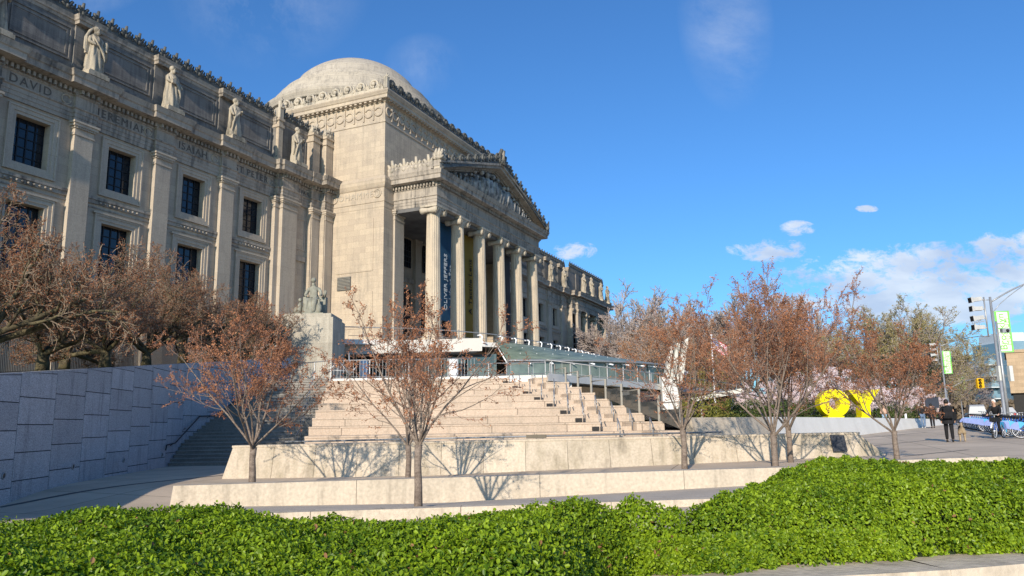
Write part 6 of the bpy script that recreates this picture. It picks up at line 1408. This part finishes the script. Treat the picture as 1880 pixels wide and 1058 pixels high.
car('white car in front of the silver van on the avenue', (0.5, 0.5, 0.5), onG(Vector((88, -13.0, 0))), 0)
car('dark blue car far down the avenue', (0.03, 0.05, 0.1), onG(Vector((120, -15.2, 0))), 0)
# ---- hire bicycles
M_bblue = mat('bicycle_blue', (0.03, 0.10, 0.38), rough=0.35, spec=0.5); M_bsky = mat('fender_sky_blue', (0.05, 0.34, 0.60), rough=0.35, spec=0.5); M_blil = mat('fender_pale_lilac', (0.20, 0.26, 0.52), rough=0.4)
M_bw = mat('bicycle_white', (0.72, 0.74, 0.78), rough=0.4)
def bicycle(label, g='hire bicycles in the docks'):
    t = thing('bicycle', label, 'bicycle', (0, 0, 0), 0, g); R = .34
    for x in (-.55, .58):
        mb = MB(); mb.lathe([(R-.025, -.02), (R, -.02), (R+.012, 0), (R, .02), (R-.025, .02), (R-.025, -.02)], (0, 0, 0), n=28, ax=Matrix.Rotation(PI/2, 3, 'X')); mb.v = [(a+x, b, c+R+.01) for a, b, c in mb.v]; w = mb.build('wheel', M_rub, t)
        mb = MB(); 
        for k in range(12): a = 2*PI*k/12; mb.tube([(x, 0, R), (x+math.cos(a)*(R-.03), 0, R+math.sin(a)*(R-.03))], .004, n=3)
        mb.tube([(x, -.04, R), (x, .04, R)], .035, n=8); mb.lathe([(R-.045, -.014), (R-.027, -.014), (R-.027, .014), (R-.045, .014), (R-.045, -.014)], (0, 0, 0), n=24, ax=Matrix.Rotation(PI/2, 3, 'X')); nv = len(mb.v)-24*5; mb.v = mb.v[:nv]+[(a+x, b, c+R+.01) for a, b, c in mb.v[nv:]]; mb.build('rim', M_bw, w)
    mb = MB(); mb.tube([(.40, 0, .86), (.28, 0, .48), (.08, 0, .32), (-.12, 0, .34)], .038, n=7); mb.tube([(-.10, 0, .30), (-.22, 0, .62), (-.26, 0, .80)], .03, n=7); mb.tube([(-.10, 0, .33), (-.55, 0, .35)], .026, n=6); mb.tube([(.38, 0, .92), (.44, 0, .74), (.58, 0, .35)], .032, n=7); mb.build('frame', M_bblue, t)
    mb = MB(); vs = []; n = 14                      # rear skirt fender
    for k in range(n+1):
        a = rad(-8+200*k/n); 
        for r_, y in ((R+.05, -.045), (R+.05, .045)): vs.append((-.55+math.cos(a)*r_, y, R+math.sin(a)*r_))
    mb.add(vs, [(2*k, 2*k+1, 2*k+3, 2*k+2) for k in range(n)])
    for s in (-1, 1):
        vs = [(-.55, s*.05, R+.10)]+[(-.55+math.cos(rad(55+95*k/n))*(R+.05), s*.05, R+math.sin(rad(55+95*k/n))*(R+.05)) for k in range(n+1)]; mb.add(vs, [(0, k+1, k+2) for k in range(n)])
    f = mb.build('rear_fender', M_bsky, t)
    mb = MB()
    for s in (-1, 1): vs = [(-.57, s*.056, R-.0)]+[(-.57+math.cos(rad(95+70*k/8))*(R+.045), s*.056, R+math.sin(rad(95+70*k/8))*(R+.045)) for k in range(9)]; mb.add(vs, [(0, k+1, k+2) for k in range(8)])
    mb.build('fender_panel', M_blil, f)
    mb = MB(); vs = []
    for k in range(9): a = rad(20+120*k/8); vs += [(.58+math.cos(a)*(R+.04), -.035, R+math.sin(a)*(R+.04)), (.58+math.cos(a)*(R+.04), .035, R+math.sin(a)*(R+.04))]
    mb.add(vs, [(2*k, 2*k+1, 2*k+3, 2*k+2) for k in range(8)]); mb.build('front_fender', M_bw, t)
    mb = MB(); mb.ball((-.28, 0, .90), .15, .09, .045, n=10, m_=6); mb.tube([(-.26, 0, .8), (-.27, 0, .9)], .02, n=6); mb.build('saddle', M_black, t)
    mb = MB(); mb.tube([(.38, 0, .9), (.35, 0, 1.05)], .022, n=6); mb.tube([(.18, -.3, 1.08), (.34, -.2, 1.07), (.36, 0, 1.05), (.34, .2, 1.07), (.18, .3, 1.08)], .018, n=6); mb.build('handlebar', M_galv, t)
    mb = MB(); mb.slab([(.40, -.15), (.66, -.13), (.66, .13), (.40, .15)], .74, .94); mb.build('basket', M_black, t)
    mb = MB(); mb.tube([(-.02, -.1, .3), (-.02, .1, .3)], .09, n=12); mb.tube([(.1, .12, .22), (-.02, .1, .3), (-.02, -.1, .3), (-.14, -.12, .38)], .014, n=5); mb.build('crank', M_black, t)
    return t
def dock(label):
    t = thing('docking_post', label, 'bike dock', (0, 0, 0), 0, 'docking posts of the bicycle station'); mb = MB(); mb.slab([(-.06, -.16), (.16, -.16), (.16, .16), (-.06, .16)], 0, .78); mb.build('post', M_galv, t); mb = MB(); mb.slab([(-.08, -.17), (.0, -.17), (.0, .17), (-.08, .17)], .5, .82); mb.build('lock_head', M_black, t); return t
bp = bicycle('x'); dp = dock('x'); nb_ = 0
a1 = G(1856, 806); rowX = [a1.x + i*0.78 for i in range(24)]
yb = a1.y-0.35; hdg = rad(-97)
WORD = ['first', 'second', 'third', 'fourth', 'fifth', 'sixth', 'seventh', 'eighth', 'ninth', 'tenth', 'eleventh', 'twelfth', 'thirteenth', 'fourteenth', 'fifteenth', 'sixteenth', 'seventeenth', 'eighteenth', 'nineteenth', 'twentieth']
k = 0
for i, x in enumerate(rowX):
    if i in (1, 2, 11, 12): continue
    p = onG(Vector((x+random.Random(i).uniform(-.05, .05), yb, 0))); far_ = i > 12
    lab = ('nearest docked hire bicycle, with a large sky-blue rear fender, at the right edge' if i == 0 else (f'{WORD[k-1]} blue and white hire bicycle beyond the rider in the near dock group' if not far_ else f'{WORD[k-9]} hire bicycle in the farther dock group'))
    pos = p+Vector((math.cos(hdg)*0.6, math.sin(hdg)*0.6, 0))
    if k == 0: bp.location = pos; bp.rotation_euler = (0, 0, hdg); bp['label'] = lab
    else: dup(bp, pos, hdg+random.Random(i+50).uniform(-.07, .07), lab)
    dq = p+Vector((math.cos(hdg)*1.75, math.sin(hdg)*1.75, 0)); dl_ = lab.replace('hire bicycle', 'docking post').replace('docked docking', 'docking').replace('blue and white ', '').replace(', with a large sky-blue rear fender,', '')
    if k == 0: dp.location = dq; dp.rotation_euler = (0, 0, hdg+PI); dp['label'] = dl_
    else: dup(dp, dq, hdg+PI, dl_)
    k += 1
# ---- people
M_skin = mat('skin', (0.45, 0.27, 0.19), rough=0.6); M_blk = mat('black_cloth', (0.012, 0.012, 0.014), rough=0.9, scale=6, var=0.4); M_den = mat('denim', (0.12, 0.18, 0.28), rough=0.9); M_ldn = mat('light_denim', (0.30, 0.42, 0.55), rough=0.9)
M_pch = mat('peach_cloth', (0.55, 0.36, 0.27), rough=0.9); M_hair = mat('dark_hair', (0.02, 0.015, 0.012), rough=0.6); M_shoe = mat('shoe', (0.03, 0.025, 0.02), rough=0.7); M_wsh = mat('white_shoe', (0.6, 0.6, 0.58), rough=0.7); M_cap = mat('white_cap', (0.7, 0.68, 0.63), rough=0.8)
def person(label, p, rz, H=1.75, top=M_blk, leg=M_blk, shoe=M_shoe, pose='walk', hair=M_hair, coat=0.0, long_hair=False, extra=None, phase=0.0):
    t = thing('person', label, 'person', p, rz); s = H/1.75      # faces +x
    st_ = math.sin(phase)*.17; hip = .93; lean = .03
    if pose == 'ride':
        J = dict(pel=(-.05, 0, .98), wst=(-.0, 0, 1.15), ch=(.14, 0, 1.38), nk=(.2, 0, 1.50), hd=(.27, 0, 1.66), shL=(.14, .19, 1.42), elL=(.34, .26, 1.22), haL=(.52, .24, 1.12), shR=(.14, -.19, 1.42), elR=(.34, -.26, 1.22), haR=(.52, -.24, 1.12), hpL=(-.05, .1, .96), knL=(.32, .11, .74), anL=(.2, .12, .36), hpR=(-.05, -.1, .96), knR=(.26, -.14, .56), anR=(.12, -.22, .12))
    else:
        J = dict(pel=(0, 0, .97), wst=(0, 0, 1.13), ch=(lean, 0, 1.34), nk=(lean, 0, 1.47), hd=(lean+.03, 0, 1.63), shL=(lean, .19, 1.40), elL=(-st_*.5-.02, .25, 1.13), haL=(-st_*.4+.06, .25, .88), shR=(lean, -.19, 1.40), elR=(st_*.5-.02, -.25, 1.13), haR=(st_*.4+.06, -.25, .88),
                 hpL=(0, .09, .93), knL=(st_*.7+.03, .1, .5), anL=(st_*1.2-.02, .1, .09), hpR=(0, -.09, .93), knR=(-st_*.6+.03, -.1, .5), anR=(-st_*1.2-.04, -.1, .10))
    if extra == 'carry': J.update(elL=(.0, .25, 1.12), haL=(.24, .15, 1.12), elR=(0, -.25, 1.12), haR=(.24, -.15, 1.12))
    k = list(J); ix = {n: i for i, n in enumerate(k)}; P_ = [tuple(c*s for c in J[n]) for n in k]
    E_ = [('pel', 'wst'), ('wst', 'ch'), ('ch', 'nk'), ('nk', 'hd'), ('ch', 'shL'), ('shL', 'elL'), ('elL', 'haL'), ('ch', 'shR'), ('shR', 'elR'), ('elR', 'haR'), ('pel', 'hpL'), ('hpL', 'knL'), ('knL', 'anL'), ('pel', 'hpR'), ('hpR', 'knR'), ('knR', 'anR')]
    rd = dict(pel=.13, wst=.115, ch=.135, nk=.055, hd=.088, shL=.062, elL=.042, haL=.03, shR=.062, elR=.042, haR=.03, hpL=.085, knL=.058, anL=.04, hpR=.085, knR=.058, anR=.04)
    ed = [(ix[a], ix[b]) for a, b in E_]; rr = [rd[n]*s for n in k]
    for side in 'LR':                                 # palm and fingers
        h = Vector(J['ha'+side]); e = Vector(J['el'+side]); dr = (h-e).normalized(); sd = Vector((1, 0, 0)) if abs(dr.z) > .6 else Vector((0, 1, 0)); pm = h+dr*.055; P_.append(tuple(pm*s)); rr.append(.028*s); ip = len(P_)-1; ed.append((ix['ha'+side], ip))
        for q in range(4): m1 = pm+dr*.035+sd*(.024*(q-1.5)); m2 = m1+dr*(.03+.008*(q in (1, 2)))+Vector((0.012, 0, 0)); P_ += [tuple(m1*s), tuple(m2*s)]; rr += [.009*s, .007*s]; ed += [(ip, len(P_)-2), (len(P_)-2, len(P_)-1)]
        th = h+dr*.03+sd*.04; P_.append(tuple(th*s)); rr.append(.009*s); ed.append((ip, len(P_)-1))
    skin_mesh('body', P_, ed, rr, M_skin, t)
    hb = MB(); h = Vector(J['hd'])*s; fw = Vector((1, 0, 0)); hb.ball(h+Vector((0, 0, .03*s)), .098*s, .082*s, .12*s, n=12, m_=9); hb.ball(h+fw*.098*s, .018*s, .013*s, .022*s, n=6, m_=5); hb.ball(h+Vector((0, .084*s, 0)), .018*s, .01*s, .03*s, n=6, m_=5); hb.ball(h+Vector((0, -.084*s, 0)), .018*s, .01*s, .03*s, n=6, m_=5); hd_ = hb.build('head', M_skin, t)
    ey = MB(); 
    for q in (-.034, .034): ey.ball(h+Vector((.088*s, q*s, .03*s)), .011*s, n=6, m_=5)
    ey.ball(h+Vector((.088*s, 0, -.048*s)), .01*s, .026*s, .007*s, n=6, m_=5); ey.build('face', M_hair, hd_)
    def part(name, names, grow, m_, ext=()):
        ii = {n: i for i, n in enumerate(names)}; e2 = [(ii[a], ii[b]) for a, b in E_ if a in ii and b in ii]
        skin_mesh(name, [tuple(c*s for c in J[n]) for n in names], e2, [(rd[n]+grow)*s for n in names], m_, t)
    part('trousers', ['pel', 'hpL', 'knL', 'anL', 'hpR', 'knR', 'anR'], .022, leg)
    part('jacket', ['ch', 'wst', 'pel', 'nk', 'shL', 'elL', 'haL', 'shR', 'elR', 'haR'], .026+coat, top)
    if coat: cb = MB(); pz = Vector(J['pel'])*s; cb.lathe([(.235, -.22), (.24, -.05), (.22, .1), (.2, .3)], pz, n=16); cb.build('coat_hem', top, t)
    for q in 'LR': sb = MB(); a_ = Vector(J['an'+q])*s; sb.ball(a_+Vector((.06*s, 0, -.045*s)), .135*s, .048*s, .052*s, n=10, m_=6); sb.build('shoe', shoe, t)
    hr_ = MB(); hr_.ball(h+Vector((-.018*s, 0, .055*s)), .105*s, .094*s, .112*s, n=12, m_=8)
    if long_hair: hr_.ball(h+Vector((-.07*s, 0, -.1*s)), .06*s, .09*s, .2*s, n=10, m_=7)
    hr_.build('hair', hair, t)
    return t
face_away = YAW*0
p1 = G(1745, 812); pA_ = person('person in black puffer coat and trousers walking away with a big black backpack', p1, rad(-3), H=1.8, coat=.03, phase=.9)
bg = thing('backpack', 'large black backpack worn by the person in black with the dog', 'backpack', p1+Vector((-.30, 0, 1.28))); mb = MB()
mb.ball((0, 0, 0), .17, .2, .3, n=14, m_=10); mb.box(-.15, .1, -.17, .17, -.26, .18); mb.build('bag', M_blk, bg); mb = MB(); mb.box(-.21, -.12, -.13, .13, -.2, .02); mb.build('pocket', M_blk, bg)
for q in (-.11, .11): mb = MB(); mb.tube([(.05, q, .2), (.22, q*1.2, .25), (.38, q*1.2, .1), (.3, q*1.2, -.2), (.08, q, -.22)], .02, n=5); mb.build('strap', M_blk, bg)
person('person in a dark jacket and blue jeans walking in the small group', G(1696, 783), rad(-10), H=1.72, leg=M_den, shoe=M_wsh, phase=.7)
person('person all in black walking at the right of the small group', G(1713, 783), rad(5), H=1.68, phase=-.7, coat=.02)
person('person in peach top and pale blue jeans walking towards the camera', G(1688-1, 782) if False else G(1687, 782)+Vector((-2.5, 2.4, 0)), rad(185), H=1.66, top=M_pch, leg=M_ldn, shoe=M_wsh, long_hair=True, phase=.6, extra='carry')
pk_ = G(1722, 777); fl3 = thing('balloon', 'bright pink round balloon beside the notice board', 'balloon', pk_+Vector((-2, .6, 1.75))); mb = MB(); mb.ball((0, 0, 0), .22, .22, .25, n=14, m_=10); mb.build('skin', mat('pink_rubber', (0.75, 0.03, 0.35), rough=0.3), fl3); mb = MB(); mb.tube([(0, 0, -.24), (.05, 0, -.9)], .006, n=4); mb.build('string', M_white, fl3)
# rider on a hire bicycle
hr2 = bicycle('hire bicycle under the rider in the white cap', g=None); rp = G(1826, 805)+Vector((0.0, -0.2, 0)); hr2.location = rp; hr2.rotation_euler = (0, 0, rad(155))
rdr = person('person in black with a white cap sitting on a hire bicycle, facing left', rp, rad(155), H=1.68, pose='ride', hair=M_cap)
# dog
def dog(p, rz):
    t = thing('dog', 'fluffy tan and black dog walking at the right of the person in black', 'dog', p, rz)
    m_ = mat('dog_fur', (0.30, 0.22, 0.13), rough=0.95, scale=14, col2=(0.42, 0.33, 0.22), bump=0.6, bscale=60); d_ = mat('dog_dark_fur', (0.03, 0.025, 0.02), rough=0.95, bump=0.6, bscale=60)
    P_ = [(-.25, 0, .5), (0, 0, .5), (.22, 0, .5), (.36, 0, .62), (.47, 0, .72), (.58, 0, .69), (-.36, 0, .58), (-.5, 0, .7), (-.56, 0, .82)]
    E_ = [(0, 1), (1, 2), (2, 3), (3, 4), (4, 5), (0, 6), (6, 7), (7, 8)]; R_ = [.14, .14, .165, .11, .09, .045, .07, .05, .03]
    for sy in (-.09, .09):
        i = len(P_); P_ += [(.24, sy, .36), (.22, sy, .2), (.24, sy, .04), (.29, sy, .03)]; E_ += [(2, i), (i, i+1), (i+1, i+2), (i+2, i+3)]; R_ += [.07, .04, .033, .035]
        i = len(P_); P_ += [(-.22, sy, .38), (-.14, sy, .28), (-.3, sy, .17), (-.27, sy, .04), (-.21, sy, .03)]; E_ += [(0, i), (i, i+1), (i+1, i+2), (i+2, i+3), (i+3, i+4)]; R_ += [.085, .055, .035, .032, .035]
    skin_mesh('body', P_, E_, R_, m_, t); mb = MB(); mb.ball((-.02, 0, .6), .3, .13, .09, n=12, m_=7); mb.build('back_coat', d_, t)
    for s in (-1, 1): mb = MB(); mb.tube([(.45, s*.05, .78), (.44, s*.075, .87)], [.035, .01], n=6); mb.build('ear', d_, t)
    mb = MB(); mb.ball((.635, 0, .70), .018, n=6, m_=5)
    for s in (-1, 1): mb.ball((.55, s*.045, .755), .012, n=6, m_=5)
    mb.build('face', M_black, t); return t
dog(G(1768, 811), rad(-5))
ld = MB(); a = p1+Vector((.1, -.28, .85)); b = G(1768, 811)+Vector((.2, 0, .62)); ld.tube([a, a.lerp(b, .5)-Vector((0, 0, .12)), b], .008, n=4); tag(ld.build('dog_lead', M_blk), 'thin dark lead between the person in black and the dog', 'lead')
# ------------------------------------------------------------------ roots of big things get their base as origin
def rebase(o, p):
    o.location = p
    for c in o.children: c.location = c.location - Vector(p)
rebase(museum, (78.6, 42.0, 2.0))
